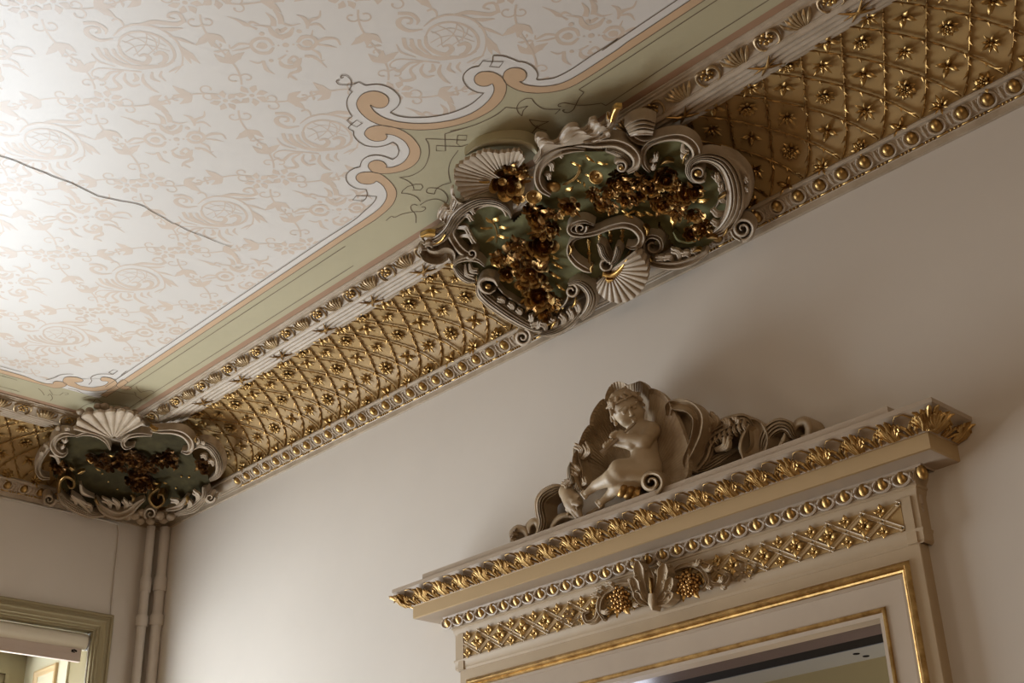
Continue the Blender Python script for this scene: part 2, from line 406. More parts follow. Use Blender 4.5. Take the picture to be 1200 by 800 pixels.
# ================================================================== CEILING (painted)
b = MB(); CEIL_MATS = [M_ceil, M_green, M_peach, M_brown, M_line, M_sten]
def pz(fr, pts):
    """traced points of a close-up (x0, y0, scale) -> 2-D points on the ceiling"""
    out = []
    for x, y in pts:
        p = on_ceiling(fr[0]+x/fr[2], fr[1]+y/fr[2]); out.append((p.x, p.y))
    return out
def ribbon(mi, pts, w, z):
    z = jz(z); P = [Vector(p[:2]) for p in pts]; m = len(P); W = lerp_list(w, m) if hasattr(w, '__len__') else [w]*m; rows = []
    for i in range(m):
        t = (P[min(i+1, m-1)]-P[max(i-1, 0)])
        t = t.normalized() if t.length > 1e-7 else Vector((1,0))
        nrm = Vector((-t.y, t.x))*W[i]/2
        rows.append([(P[i].x+nrm.x, P[i].y+nrm.y, z), (P[i].x-nrm.x, P[i].y-nrm.y, z)])
    b.mi = mi; b.grid(rows)
def jz(z):
    _jz[0] = (_jz[0]+1) % 37; return z-_jz[0]*6e-6
_jz = [0]
def fill(mi, pts, z): b.mi = mi; z = jz(z) if mi else z; b.poly([(p[0], p[1], z) for p in pts])
def disc(mi, c, r, z, n=12): fill(mi, [(c[0]+r*math.cos(2*PI*k/n), c[1]+r*math.sin(2*PI*k/n)) for k in range(n)], z)
ZB, ZS, ZW, ZG, ZP, ZL = CZ, CZ-.0002, CZ-.0006, CZ-.0009, CZ-.0013, CZ-.0017
XE = 7.0
fill(0, [(0,-6.), (8,-6.), (8,0), (0,0)], ZB)
# border strips: long wall, short wall
for mi, d0, d1, z in ((0, .726, .684, ZW), (1, .690, .528, ZG), (3, .530, .5055, ZP)):
    fill(mi, [(d0, -d0), (XE, -d0), (XE, -d1), (d1, -d1)], z)
    fill(mi, [(d0, -d0), (d1, -d1), (d1, -6), (d0, -6)], z)
Z1, Z2, Z3, Z4, ZC8, ZC0 = (390,80,8.571), (390,165,8.571), (510,60,8.571), (640,40,8.571), (80,420,10), (0,420,10)
# --- white margin and green ground of the central scrollwork
l2a = pz(Z1, [(70,115),(40,120),(38,135),(70,160),(140,165),(200,158),(260,135)]); 
l2b = pz(Z1, [(330,170),(430,158),(520,172),(600,210),(660,270),(675,320),(650,380),(575,440)])
l2c = pz(Z1, [(575,440),(640,470),(720,487),(820,492),(950,488),(1080,470),(1200,440)])+pz(Z3, [(280,570),(370,520),(430,470),(485,418)])
l2d = pz(Z3, [(485,418),(420,408),(340,370),(290,310),(278,260),(300,210),(360,165),(435,148)])
l2e = pz(Z3, [(435,148),(475,95),(560,100),(685,100),(640,158),(545,150),(575,100),(580,40)])
l2f = pz(Z3, [(580,40),(680,45),(760,70),(830,100)]); l2g = pz(Z3, [(830,100),(900,110),(970,145),(1015,195),(1028,240),(1015,275)])
l2h = pz(Z3, [(1015,275),(1040,285),(1110,278)])+pz(Z4, [(86,433),(200,380),(320,305),(450,215),(600,120),(720,40)])+[(3.40,-.727)]
l1a = pz(Z1, [(110,85),(85,95),(80,75),(110,65),(150,80),(180,115),(185,160),(175,195),(160,210)])
l1b = pz(Z1, [(195,230),(160,275),(140,330),(145,390),(170,445),(195,478)])
l1c = pz(Z1, [(195,478),(140,520),(185,560),(240,585),(295,548),(240,515),(185,560)]); l1c2 = pz(Z1, [(185,560),(155,590),(165,605),(208,628)])
l1d = pz(Z1, [(208,628),(210,670),(245,720),(310,765),(380,782),(450,785),(530,770),(600,738)])
l1e = pz(Z1, [(600,738),(640,765)])+pz(Z2, [(655,70),(662,100),(645,150),(600,185)])
l1f = pz(Z2, [(600,185),(550,165),(480,145),(410,142),(340,160),(290,200),(272,258)])
l1g = pz(Z2, [(272,258),(210,275),(155,310),(133,350),(140,400),(180,445),(240,475),(335,485)])
l1h = pz(Z2, [(335,485),(345,530),(330,575),(300,603)]); l1i = pz(Z2, [(300,603),(200,590),(235,548),(440,553)])
l1j = pz(Z2, [(440,553),(420,600),(370,655),(300,715),(205,797)])+[(2.20,-.722)]
W = lambda l: [(p[0], p[1]) for p in cr(l, 4)]
marg = W(list(reversed(l1j)))+pz(Z2, [(335,520),(335,485)])+W(list(reversed(l1g)))+W(list(reversed(l1f)))+W(list(reversed(l1e)))+W(list(reversed(l1d)))+pz(Z1, [(170,600),(195,540)])+W(list(reversed(l1b)))+pz(Z1, [(175,195),(260,140)])+W(l2b)+W(l2c)+W(l2d)+pz(Z3, [(475,95),(580,60)])+W(l2f)+W(l2g)+W(l2h)+[(3.40,-.684),(2.2,-.684)]
fill(0, marg, ZW-.0001)
gr = pz(Z2, [(365,780),(480,690),(560,620),(590,540),(560,450),(500,380),(430,340),(430,300),(500,295),(620,290),(740,240),(820,130),(800,30)])+pz(Z1, [(740,670),(640,610),(560,585),(600,565),(700,578),(900,582)])+pz(Z3, [(0,748),(200,705),(400,635),(540,540),(630,430),(650,340),(650,270),(700,250),(760,330),(900,372),(1080,382)])+pz(Z4, [(200,508),(400,395),(560,295),(700,200)])+[(3.38,-.66),(2.25,-.66)]
fill(1, gr, ZG-.0001)
# --- peach scroll bands
def peach(parts):
    pts = []
    for seg in parts: pts += seg[:-1]
    fill(2, pts, ZP); ribbon(4, pts+[pts[0]], .0024, ZL)
S = lambda fr, l: W(pz(fr, l))
C_ = lambda l: W(l)
peach([S(Z2, [(435,398),(410,420),(350,432),(280,420),(238,385),(235,350),(270,320),(330,310),(400,310),(470,325),(540,370),(600,430),(635,490),(638,550),(610,620),(560,680),(490,740),(415,797)])+[(2.262,-.675)],
       [(2.262,-.675),(.72,-.675)], [(.72,-.675),(.72,-.70)], [(.72,-.70),(2.235,-.70)],
       C_(pz(Z2, [(300,797),(430,705),(490,650),(530,590),(542,530),(520,470),(480,425),(435,398)]))])
bl = pz(Z3, [(0,780),(150,755),(300,715),(450,655),(570,585),(660,500),(705,420),(715,340),(690,280),(640,235),(580,208),(520,200),(450,208),(405,240),(392,280),(410,320),(460,345),(520,345),(575,320)])
bu = pz(Z3, [(575,320),(590,360),(585,410),(550,470),(500,525),(430,580),(330,635),(200,680),(100,700)])+pz(Z1, [(1028,543),(900,550),(750,545),(620,525),(510,490),(430,440),(385,385),(375,362)])
bb = pz(Z1, [(375,362),(430,390),(500,392),(550,360),(562,310),(530,265),(470,235),(400,225),(330,240),(280,270),(245,320),(240,370),(270,430),(330,490),(400,535),(500,570),(620,590),(750,608),(880,615)])+[bl[0]]
peach([C_(bl), C_(bu), C_(bb)])
peach([C_(pz(Z3, [(845,300),(900,330),(980,345),(1080,350)])+pz(Z4, [(86,506),(200,470),(320,405),(440,330),(560,250),(700,160)])+[(3.46,-.703)]), [(3.46,-.703),(XE,-.70)], [(XE,-.70),(XE,-.675)], [(XE,-.675),(3.5,-.677)],
       C_([(3.5,-.677)]+list(reversed(pz(Z3, [(845,300),(880,295),(912,260),(912,215),(880,180),(820,163),(750,170),(700,200),(682,245),(690,290),(730,335),(800,375),(880,402),(980,415),(1080,415)])+pz(Z4, [(86,573),(200,545),(300,500),(420,430),(560,340),(700,245)]))))])
peach([C_(pz(Z1, [(530,655),(545,680),(520,715),(440,728),(370,710),(325,670),(320,640),(350,600),(420,575),(510,570),(600,585),(700,620),(790,680),(850,750)])+pz(Z2, [(875,68),(880,120),(860,190),(800,250),(710,295),(600,320),(500,325),(420,315),(380,290),(355,255),(365,220),(410,195),(460,193),(510,210),(540,245),(535,262)])),
       C_(pz(Z2, [(535,262),(590,262),(660,240),(720,200),(760,140),(770,90),(750,40),(720,0)])+pz(Z1, [(660,690),(600,665),(530,655)]))])
# corner scrolls
fill(0, S(ZC8, [(-60,240),(375,235),(465,265),(440,310),(350,328),(250,335),(100,325),(-40,300)]), ZG-.0001)
peach([C_(pz(ZC8, [(375,240),(400,215),(470,220),(530,240),(570,275),(565,310),(520,345),(450,365),(350,378),(250,375),(150,360)])+pz(ZC0, [(880,335),(800,310),(750,280),(740,245),(770,215),(850,210),(930,225),(975,250),(950,270),(875,275)])),
       C_(pz(ZC0, [(875,275),(930,310),(1000,325),(1080,335)])+pz(ZC8, [(350,325),(420,310),(465,280),(460,262),(400,258),(375,240)]))])
peach([S(ZC8, [(700,270),(660,318),(700,318),(740,335),(730,355),(680,362),(610,345),(570,320),(575,290),(640,240),(700,270)])])
peach([C_([(.675,-6),(.675,-1.0)]), C_(pz(ZC0, [(500,305),(560,320),(640,340),(720,335),(770,315),(780,290),(730,270),(660,262),(625,275),(620,300)])), [pz(ZC0, [(500,285)])[0], (.70,-1.0)], [(.70,-1.0),(.70,-6)], [(.70,-6),(.675,-6)]])
# --- dark lines
LW = .0027
def line(pts, smooth=True, w=.0027): ribbon(4, W(pts) if smooth else pts, w, ZL)
for l in (l2a, l2b, l2c, l2d, l2f, l2g, l2h, l1a, l1b, l1d, l1e, l1f, l1g, l1h, l1j): line(l)
for l in (l2e, l1c, l1c2, l1i): line(l, False)
line([l2a[-1], l2b[0]], False); line([l1a[-1], l1b[0]], False)
line([(.80,-.722),(2.2,-.722)], False); line([(3.4,-.727),(XE,-.725)], False); line([(.725,-1.02),(.725,-6)], False, .002)
line([(.83,-.648),(2.22,-.648)], False); line([(.76,-.556),(2.14,-.556)], False)
P4 = pz(Z4, [(330,550),(600,712)]); line([P4[0], (3.42,-.655), (XE,-.652)], False); line([P4[1], (3.55,-.561), (XE,-.561)], False)
line([(.650,-1.0),(.650,-6)], False); line([(.558,-.95),(.558,-6)], False)
ZM = (380,60,4)
for fr, l, sm in (
    (Z3, [(150,797),(300,765),(450,715),(600,640),(710,558)], 1), (Z3, [(710,558),(830,568),(930,545)], 1), (Z3, [(930,545),(885,590),(870,645)], 1),
    (Z3, [(870,645),(835,610),(820,560),(850,505),(910,472),(970,470)], 1), (Z3, [(970,470),(1000,515),(1060,560),(1120,578),(1254,579)], 1),
    (Z4, [(140,750),(90,797)], 0), (Z4, [(150,720),(125,720),(125,700),(180,685),(240,695),(320,708),(430,705),(555,688)], 1), (Z4, [(555,688),(600,712)], 0),
    (Z4, [(330,550),(378,580)], 0), (Z4, [(378,580),(330,640),(300,700),(270,755),(220,782),(175,775),(170,755),(190,758)], 1),
    (Z3, [(1140,700),(1080,700),(945,682)], 0), (Z3, [(945,682),(980,730),(1040,770),(1120,790)], 1), (Z3, [(1140,700),(1050,740),(985,797)], 0),
    (ZM, [(850,262),(800,300),(700,345),(565,385)], 1), (ZM, [(565,385),(568,465),(525,465),(525,440),(640,445),(620,430),(625,392),(668,392),(665,415),(475,408)], 0),
    (ZM, [(475,408),(490,440),(490,490),(465,545),(410,580),(350,590)], 1), (ZM, [(640,445),(730,420),(830,410),(950,415)], 1), (ZM, [(950,415),(1000,345)], 0),
    (Z2, [(670,362),(750,395),(800,440),(815,480)], 1), (Z2, [(800,490),(880,490),(905,460),(890,432),(830,432),(750,455),(700,495),(690,522)], 0),
    (Z2, [(690,522),(770,530),(840,560),(880,605)], 1), (Z2, [(875,640),(940,600),(1020,580),(1080,590),(1140,625)], 1), (Z2, [(1140,625),(1155,570),(1120,510),(1060,475),(960,470),(945,515),(1020,530)], 1),
    (Z2, [(1020,530),(1040,480),(1100,440),(1185,415)], 1), (Z2, [(1185,415),(1165,340),(1165,260),(1195,180),(1260,90)], 1),
    (Z2, [(850,645),(820,635),(785,650),(790,690),(820,720),(835,760),(835,820)], 1), (Z2, [(890,660),(920,660),(930,680),(890,705),(820,708),(700,730),(620,765),(590,752),(535,797)], 1),
    (ZC8, [(620,190),(680,145)], 0), (ZC8, [(800,320),(805,345),(850,390)], 1), (ZC8, [(850,390),(900,378),(960,370),(1005,385)], 1), (ZC8, [(770,385),(790,400),(790,430),(860,475),(720,575)], 0),
    (ZC8, [(0,345),(100,365),(190,405),(350,405),(550,380),(650,400),(780,412)], 1), (ZC8, [(180,455),(250,435),(350,425),(450,455)], 1), (ZC8, [(290,510),(330,470),(420,515),(650,545),(720,575)], 1),
    (ZC8, [(130,585),(200,540),(290,510)], 1), (ZC8, [(240,300),(275,260),(265,220),(310,190),(380,178),(460,178),(520,185)], 1), (ZC8, [(520,185),(580,140),(530,125),(475,158),(520,185)], 0),
    (ZC0, [(450,345),(490,380),(520,425)], 1), (ZC0, [(580,360),(620,420),(700,425),(740,395),(800,400),(800,415),(760,420)], 0), (ZC0, [(560,430),(590,410),(615,460),(590,490)], 1),
    (ZC0, [(540,245),(600,232),(650,215),(700,190),(770,178),(860,178)], 1)):
    line(pz(fr, l), bool(sm), .0028 if fr in (ZC8, ZC0) else LW)
# crack in the plaster
K0, K1 = (0,0,2.963), (0,200,2.727)
line(pz(K0, [(-60,515),(0,540),(50,556),(100,578),(150,596),(180,610),(250,635),(300,660),(340,680),(380,688),(420,697),(470,705),(500,715)]), False, .0038)
line(pz(K0, [(500,715),(530,735),(560,750),(600,775)])+pz(K1, [(560,168),(600,190),(650,208),(690,225)]), False, .0028)
line(pz(K1, [(690,225),(740,243)]), False, .0016)
# --- stencilled damask: cartouche, bouquet, flower knots and vines on a diamond grid
Zc, Zb = (440,0,4.444), (190,20,4.444)
cart_s = [([(255,140),(310,100),(380,80),(450,85),(520,110),(570,165),(580,230),(560,290),(510,335)],[5,11,13,13,12,11,9,7,4]),
 ([(265,190),(290,150),(350,122),(420,120),(490,145),(535,195),(535,250),(490,290)],[8,12,13,13,14,14,14,8]),
 ([(265,190),(270,235),(310,270),(370,285),(402,258),(385,238),(352,246)],[14,18,24,26,24,18,10]), ([(430,240),(470,228),(490,245),(475,275),(440,290)],[14,26,26,22,12]),
 ([(180,235),(240,285),(330,305),(400,302),(470,295),(530,270)],[8,22,28,26,18,6]), ([(250,155),(180,163),(132,140),(124,112),(150,95),(188,100),(188,122),(165,125)],[8,20,26,24,14,14,14,8]),
 ([(120,72),(185,75),(225,105),(218,132)],[18,22,18,6]), ([(325,90),(320,65),(300,50),(272,60)],[7,10,14,10]), ([(400,82),(480,68),(540,72),(600,78),(645,60)],[8,26,24,24,18]),
 ([(645,70),(628,22),(585,22),(568,42),(600,52)],[18,16,14,14,8]), ([(500,98),(560,106),(625,100)],[6,24,6]), ([(540,140),(600,160),(670,190)],[6,20,3]), ([(575,190),(615,240),(655,285)],[8,36,4]), ([(580,215),(600,260),(610,285)],[5,20,4]),
 ([(150,200),(165,250),(230,288)],[18,20,6]), ([(190,205),(205,250),(265,288)],[18,20,6]), ([(230,208),(242,250),(295,290)],[16,18,6]), ([(112,232),(140,275),(215,300)],[5,13,6]),
 ([(340,330),(230,318),(130,310),(85,330),(82,352),(110,358)],[10,10,9,8,8,10]), ([(250,325),(180,332),(130,372),(98,362)],[8,16,20,8]), ([(235,328),(185,365),(205,410),(150,422),(128,402)],[8,14,22,18,8]),
 ([(255,335),(240,370),(268,402),(312,395)],[8,16,20,8]), ([(345,338),(335,380),(365,420),(395,438)],[8,20,18,4]), ([(300,335),(305,365),(280,378)],[10,24,12]), ([(395,330),(385,362),(420,382)],[10,20,6]), ([(445,325),(430,352),(450,378)],[8,16,5]), ([(480,330),(520,312),(570,290)],[6,14,4])]
for l in ([(290,165),(340,190),(350,240)], [(330,135),(400,170),(440,225)], [(420,122),(462,160),(455,215)], [(290,225),(350,195),(420,190),(520,220)], [(300,175),(380,150),(440,160),(510,195)], [(325,245),(390,200),(420,160),(428,125)], [(400,240),(470,190),(485,150)]): cart_s.append((l, [5,5]))
bouq_s = [([(592,85),(610,118),(650,140),(695,128),(718,92)],[12,28,30,28,10]), ([(628,100),(650,112),(684,92)],[18,26,14]), ([(615,85),(612,50),(575,15)],[26,22,4]), ([(655,75),(648,35),(615,0)],[24,28,8]), ([(668,72),(705,82),(755,72)],[14,12,3]), ([(600,92),(560,84),(515,80)],[16,12,4]),
 ([(375,35),(430,55),(470,76),(500,88),(530,102)],[3,12,26,8,14]), ([(480,85),(500,65),(540,75)],[6,16,4]), ([(790,98),(800,60),(850,38),(858,5)],[10,20,12,5]), ([(792,82),(775,45),(735,28)],[14,20,4]), ([(795,80),(845,75),(882,104)],[10,16,5]),
 ([(738,170),(765,142),(815,142),(838,168),(810,198),(765,200),(738,178)],[14,22,20,18,20,20,14]), ([(765,172),(800,165),(812,185)],[14,20,10]), ([(838,168),(885,148),(940,152),(960,182)],[10,22,12,8]), ([(840,178),(895,186),(945,196)],[12,14,3]), ([(812,135),(818,105)],[10,4]), ([(815,205),(850,225),(862,255)],[10,16,4]),
 ([(615,185),(585,152),(530,150),(498,180),(530,218),(588,222),(615,195)],[12,20,20,16,20,20,12]), ([(575,188),(545,180),(530,195)],[14,20,10]), ([(500,180),(440,176),(395,200),(385,180)],[12,16,10,6]), ([(500,192),(450,205),(400,212)],[12,12,4]),
 ([(645,262),(660,285),(700,295),(740,282),(758,248)],[10,24,28,24,8]), ([(690,262),(718,240),(742,258),(715,280)],[12,14,14,12]), ([(740,275),(748,310),(705,328),(688,352)],[12,22,16,8]), ([(700,340),(735,362)],[18,10]), ([(640,258),(680,232)],[14,8]), ([(775,238),(830,246),(890,298)],[18,18,4]), ([(822,250),(860,262),(880,258)],[8,10,4]), ([(560,262),(578,308),(622,332)],[16,20,4]), ([(490,262),(530,275),(560,268)],[4,12,8])]
bouq_d = [((678,182),18), ((748,112),15), ((555,125),15), ((795,240),13), ((602,262),13), ((718,180),7), ((662,152),7), ((640,185),6), ((684,214),7), ((788,172),25), ((557,186),27), ((700,270),16)]
def strokes(fr, ss, dd, centre):
    c = pz(fr, [centre])[0]; out = []; ds_ = []
    for l, w in ss:
        q = pz(fr, l); q = [(p[0]-c[0], p[1]-c[1]) for p in q]
        k = pz(fr, [(centre[0]-50, centre[1]), (centre[0]+50, centre[1])]); sc = math.hypot(k[0][0]-k[1][0], k[0][1]-k[1][1])/100
        out.append((cr(q, 4), [x*sc*1.2 for x in w]))
    for p, r in dd:
        q = pz(fr, [p])[0]; ds_.append(((q[0]-c[0], q[1]-c[1]), r*sc))
    return out, ds_
CART, _ = strokes(Zc, cart_s, [], (391,231)); BOUQ, BD = strokes(Zb, bouq_s, bouq_d, (678,182))
def put(ss, dd, x, y, sc=1.0):
    for l, w in ss: ribbon(5, [(p[0]*sc+x, p[1]*sc+y) for p in l], [q*sc for q in w], ZS)
    for c, r in dd: disc(5, (c[0]*sc+x, c[1]*sc+y), r*sc, ZS)
def leafs(p, ang, L, w): 
    q = (p[0]+L*math.cos(ang), p[1]+L*math.sin(ang)); m = ((p[0]+q[0])/2+.1*L*math.sin(ang), (p[1]+q[1])/2-.1*L*math.cos(ang))
    ribbon(5, cr([p, m, q], 4), [.003, w, .002], ZS)
def curl(p, ang, r, s):
    pts = []
    for i in range(15):
        t = i/14; rr = r*(1-.6*t); a = ang+s*(PI*1.5*t)
        pts.append((p[0]+r*math.cos(ang+s*PI/2)+rr*math.cos(a-s*PI/2), p[1]+r*math.sin(ang+s*PI/2)+rr*math.sin(a-s*PI/2)))
    ribbon(5, pts, [.005,.0045,.004,.007], ZS)
def vine(p, q):
    d = math.atan2(q[1]-p[1], q[0]-p[0]); L = math.hypot(q[0]-p[0], q[1]-p[1]); pts = []
    for i in range(17):
        t = .14+.72*i/16; o = .022*math.sin(2*PI*t)
        pts.append((p[0]+(q[0]-p[0])*t-o*math.sin(d), p[1]+(q[1]-p[1])*t+o*math.cos(d)))
    ribbon(5, pts, .0055, ZS)
    for i, sg in ((4, 1), (11, -1)):
        for da in (-.75, 0, .75): leafs(pts[i], d+(da if sg > 0 else PI+da), .056 if da else .050, .023)
    leafs(pts[8], d+PI/2, .020, .009); leafs(pts[8], d-PI/2, .020, .009)
    curl(pts[2], d+.5, .020, 1); curl(pts[2], d-.5, .017, -1); curl(pts[14], d+PI-.5, .020, -1); curl(pts[14], d+PI+.5, .017, 1)
    curl(pts[6], d+.9, .014, -1)
def knot(x, y):
    for (ox, oy, r) in ((.028, .018, .042), (-.036, -.022, .040)):
        for k in range(7): 
            a = 2*PI*k/7+ox*20; leafs((x+ox+r*.32*math.cos(a), y+oy+r*.32*math.sin(a)), a, r*.74, r*.52)
        disc(5, (x+ox, y+oy), .007, ZS, 8)
PX, QY, X0, Y0 = .5215, .545, 3.168, -1.03
for n in range(-5, 3):
    for m in (0, -1, -2, -3):
        cx, cy_ = X0+n*PX, Y0+m*QY
        if cx > .85 : put(CART, [], cx, cy_)
        if cx+PX/2 > .9: put(BOUQ, BD, cx+PX/2-.008, cy_+QY/2-.03) if m < 1 else None
        knot(cx+PX/2, cy_)
        knot(cx, cy_+QY/2)
        A = [(cx+PX/2, cy_), (cx, cy_+QY/2), (cx-PX/2, cy_), (cx, cy_-QY/2)]
        for i in range(4): vine(A[i], A[(i+1) % 4])
struct(b.build('ceiling', CEIL_MATS, smooth=False), 'painted ceiling with ochre stencils, peach scroll border and a long crack')
# ================================================================== DOOR SURROUND
PC = 2.848
ds = thing('door_surround', 'tall gilded and painted door surround with a carved entablature over the doorway', 'door surround', (PC, 0, 0))
RD = Vector((PC, 0, 0))
def dpart(b, name, mt, parent=None, **k): return local(b, RD).build(name, mt, parent or ds, **k)
def wrap(b, prof, base=.79, fixed=None):
    """moulding carried round both returns; half length = base + d"""
    rows = []
    for d, z in prof:
        h = base+d if fixed is None else fixed
        rows.append([(PC-h, 0.01, z), (PC-h, -d, z), (PC+h, -d, z), (PC+h, 0.01, z)])
    b.grid(rows)
# crown: cyma with its fillet
cyma = [(0, 2.7700), (.177, 2.7698), (.178, 2.769), (.178, 2.758), (.174, 2.755)]
for i in range(9):
    t = i/8; cyma.append((.172-.036*t-.006*math.sin(2*PI*t), 2.753-.039*t))
cyma += [(.134, 2.712)]
b = MB(); wrap(b, cyma); dpart(b, 'crown_moulding', M_trim2, angle=35)
b = MB(); wrap(b, [(.134, 2.713), (.130, 2.711), (.130, 2.674), (.126, 2.672)]); dpart(b, 'fascia', M_fasc)
b = MB(); wrap(b, [(.126, 2.672), (.070, 2.671), (.066, 2.673), (.063, 2.671), (.062, 2.668)]); dpart(b, 'soffit', M_trim2)
b = MB(); wrap(b, [(.062, 2.669), (.060, 2.664), (.056, 2.652), (.050, 2.643), (.048, 2.636), (.0505, 2.635), (.0505, 2.630), (.047, 2.628), (.046, 2.621), (.043, 2.615), (.042, 2.606), (.042, 2.534), (.046, 2.533), (.046, 2.528), (.043, 2.524), (.043, 2.505), (.037, 2.499)], base=.776)
dpart(b, 'bed_moulding', M_trim)
# acanthus leaves on the cyma
def cyma_leaf(b, P, small):
    """P(u, v, h): u sideways, v 0..1 up the cyma, h outwards"""
    if not small:
        for t in (-1, -.72, -.45, .45, .72, 1):
            k = 1-.30*abs(t)
            b.tube([P(t*.012, .0, .003), P(t*.017, .40*k, .008), P(t*.022, .86*k, .014), P(t*.030, 1.02*k, .016), P(t*.035, .88*k, .020)], [.0030, .0050, .0058, .0040, .0016], 6, flat=.75)
        for t in (-.2, .2): b.tube([P(t*.016, 0, .004), P(t*.02, .5, .012), P(t*.04, .95, .019), P(t*.055, 1.06, .025)], [.004, .0060, .0062, .002], 7, flat=.75)
        b.tube([P(0, 0, .006), P(0, .45, .014), P(0, .8, .020)], [.0030, .0034, .001], 6)
    else:
        for s in (-1, 1):
            b.tube([P(s*.002, .0, .003), P(s*.005, .34, .007), P(s*.012, .56, .012), P(s*.019, .50, .014), P(s*.018, .36, .013)], [.0024, .0042, .0046, .0036, .0022], 6)
            b.tube([P(s*.012, .0, .003), P(s*.018, .20, .008), P(s*.024, .30, .012), P(s*.028, .22, .012)], [.0024, .0040, .0036, .0016], 6)
def cy(v):
    t = 1-min(max(v, 0), 1); return (.172-.036*t-.006*math.sin(2*PI*t), 2.753-.039*t)
b = MB(); pit = .09335
for k in range(-10, 11):
    for half in (0, 1):
        if half and k == 10: continue
        x = PC+(k+half*.5)*pit
        def P(u, v, h, x=x):
            d, z = cy(v); return Vector((x+u, -d-h*.75, z-h*.5+max(0, v-1)*.03))
        cyma_leaf(b, P, half)
    if k < 10:   # fine stem arching over the small leaf
        x = PC+(k+.5)*pit
        pts = []
        for i in range(9):
            u = -.030+.052*i/8; v = .62+.42*math.sin(PI*(.15+.85*i/8)); d, z = cy(min(v, 1)); pts.append(Vector((x+u, -d-.004, z)))
        b.tube(pts, [.0008+.0014*i/8 for i in range(9)], 5)
for sx in (-1, 1):
    for y, small in ((-.025, 0), (-.072, 1), (-.118, 0)):
        def P(u, v, h, y=y, sx=sx):
            d, z = cy(v); return Vector((PC+sx*(.79+d+h*.75), y+u, z-h*.5+max(0, v-1)*.03))
        cyma_leaf(b, P, small)
    def P(u, v, h, sx=sx):
        d, z = cy(v); q = .7071; return Vector((PC+sx*(.79+d+h*.5+u*q), -d-h*.5+u*q*-1*-1*(1), z-h*.4+max(0, v-1)*.03))
    cyma_leaf(b, P, 0)
dpart(b, 'crown_acanthus_leaves', M_gold)
# egg and dart
ove = lambda u, v, h: Vector((u, -(.0555+.006*v/.02)-h*.8, 2.6525+.0135*v/.02-h*.5))
b = MB(); epit = .0527; n = 16
for k in range(-n, n): collar_dart(b, lambda u, v, h: ove(u, v*.76, h*.8), PC+.006+k*epit, epit, 1.15)
dpart(b, 'egg_collars', M_trim2)
EGG2 = egg_mesh(.0132, .0180, .011)
for k in range(-n, n+1):
    o = ove(PC+.006+k*epit, .001, -.002)
    obj('egg', EGG2, ds, M=frame(o-RD, (1,0,0), ove(0, 1, 0)-ove(0, 0, 0)))
# frieze: lattice bars, recessed panel, rosettes
FX0, FX1, FZ0, FZ1 = 2.075, 3.622, 2.537, 2.606
b = MB(); b.box((FX0, -.0435, FZ0), (FX1, -.036, FZ1)); dpart(b, 'frieze_panel', M_ochre, smooth=False)
b = MB(); fp = .0985
def bar(b, p, q, w=.0045):
    d = (q-p).normalized(); nrm = Vector((-d.z, 0, d.x))
    Y = Vector((0,-1,0))
    b.grid([[e+nrm*u+Y*v for u, v in ((-.0068,-.004),(-.0062,.0020),(-.0045,.0030),(-.0028,.0020),(-.0018,.0008),(.0018,.0008),(.0028,.0020),(.0045,.0030),(.0062,.0020),(.0068,-.004))] for e in (p, q)])
for k in range(-1, 17):
    x = FX0-.0404+k*fp
    for s in (1, -1):
        P0 = Vector((x if s > 0 else x+fp*1.17, -.0445, FZ0)); P1 = Vector((x+fp*1.17 if s > 0 else x, -.0445, FZ1))
        x0, x1 = (P0.x, P1.x); ta = 0; tb = 1
        d = P1-P0
        for lim in (FX0, FX1):
            pass
        lo = (FX0-P0.x)/d.x; hi = (FX1-P0.x)/d.x
        if lo > hi: lo, hi = hi, lo
        ta, tb = max(0, lo), min(1, hi)
        if tb-ta > .05: bar(b, P0+d*ta, P0+d*tb)
dpart(b, 'frieze_lattice', M_fasc, angle=50)
def fros():
    b = MB()
    for k in range(4): petal(b, k*PI/2, .002, .0245, .0105, .28, .002, ridge=.25)
    for k in range(4): petal(b, PI/4+k*PI/2, .002, .0165, .0060, .30, .001)
    b.ellipsoid((0,0,.006), (Vector((.0045,0,0)), Vector((0,.0045,0)), Vector((0,0,.005))), 8, 5)
    return b.mesh('frieze_rosette', M_gold, angle=60)
FROS = fros()
for k in range(17):
    for r, (off, z, s) in enumerate(((.67, 2.572, 1.14), (.17, 2.597, .72), (.17, 2.546, .72))):
        x = FX0+.0005+(k+off)*fp
        if x > FX1-.008: continue
        obj('frieze_rosette', FROS, ds, M=frame(Vector((x, -.0445, z))-RD, (1,0,0), (0,0,1), s))
# end pilaster strips, brackets and pendant knobs
for s in (-1, 1):
    b = MB(); b.box((PC+s*.790-.0125, -.0455, 2.50), (PC+s*.790+.0125, -.001, 2.612)); dpart(b, 'frieze_end_block', M_trim, smooth=False)
for s in (-1, 1):
    b = MB(); c = Vector((PC+s*.812, -.024, 2.575))
    b.lathe([(0, -.004), (.006, -.003), (.009, .004), (.007, .010), (.004, .013), (.010, .018), (.010, .040)], c, (0,0,1), 12)
    dpart(b, 'pendant_knob', M_trim2)
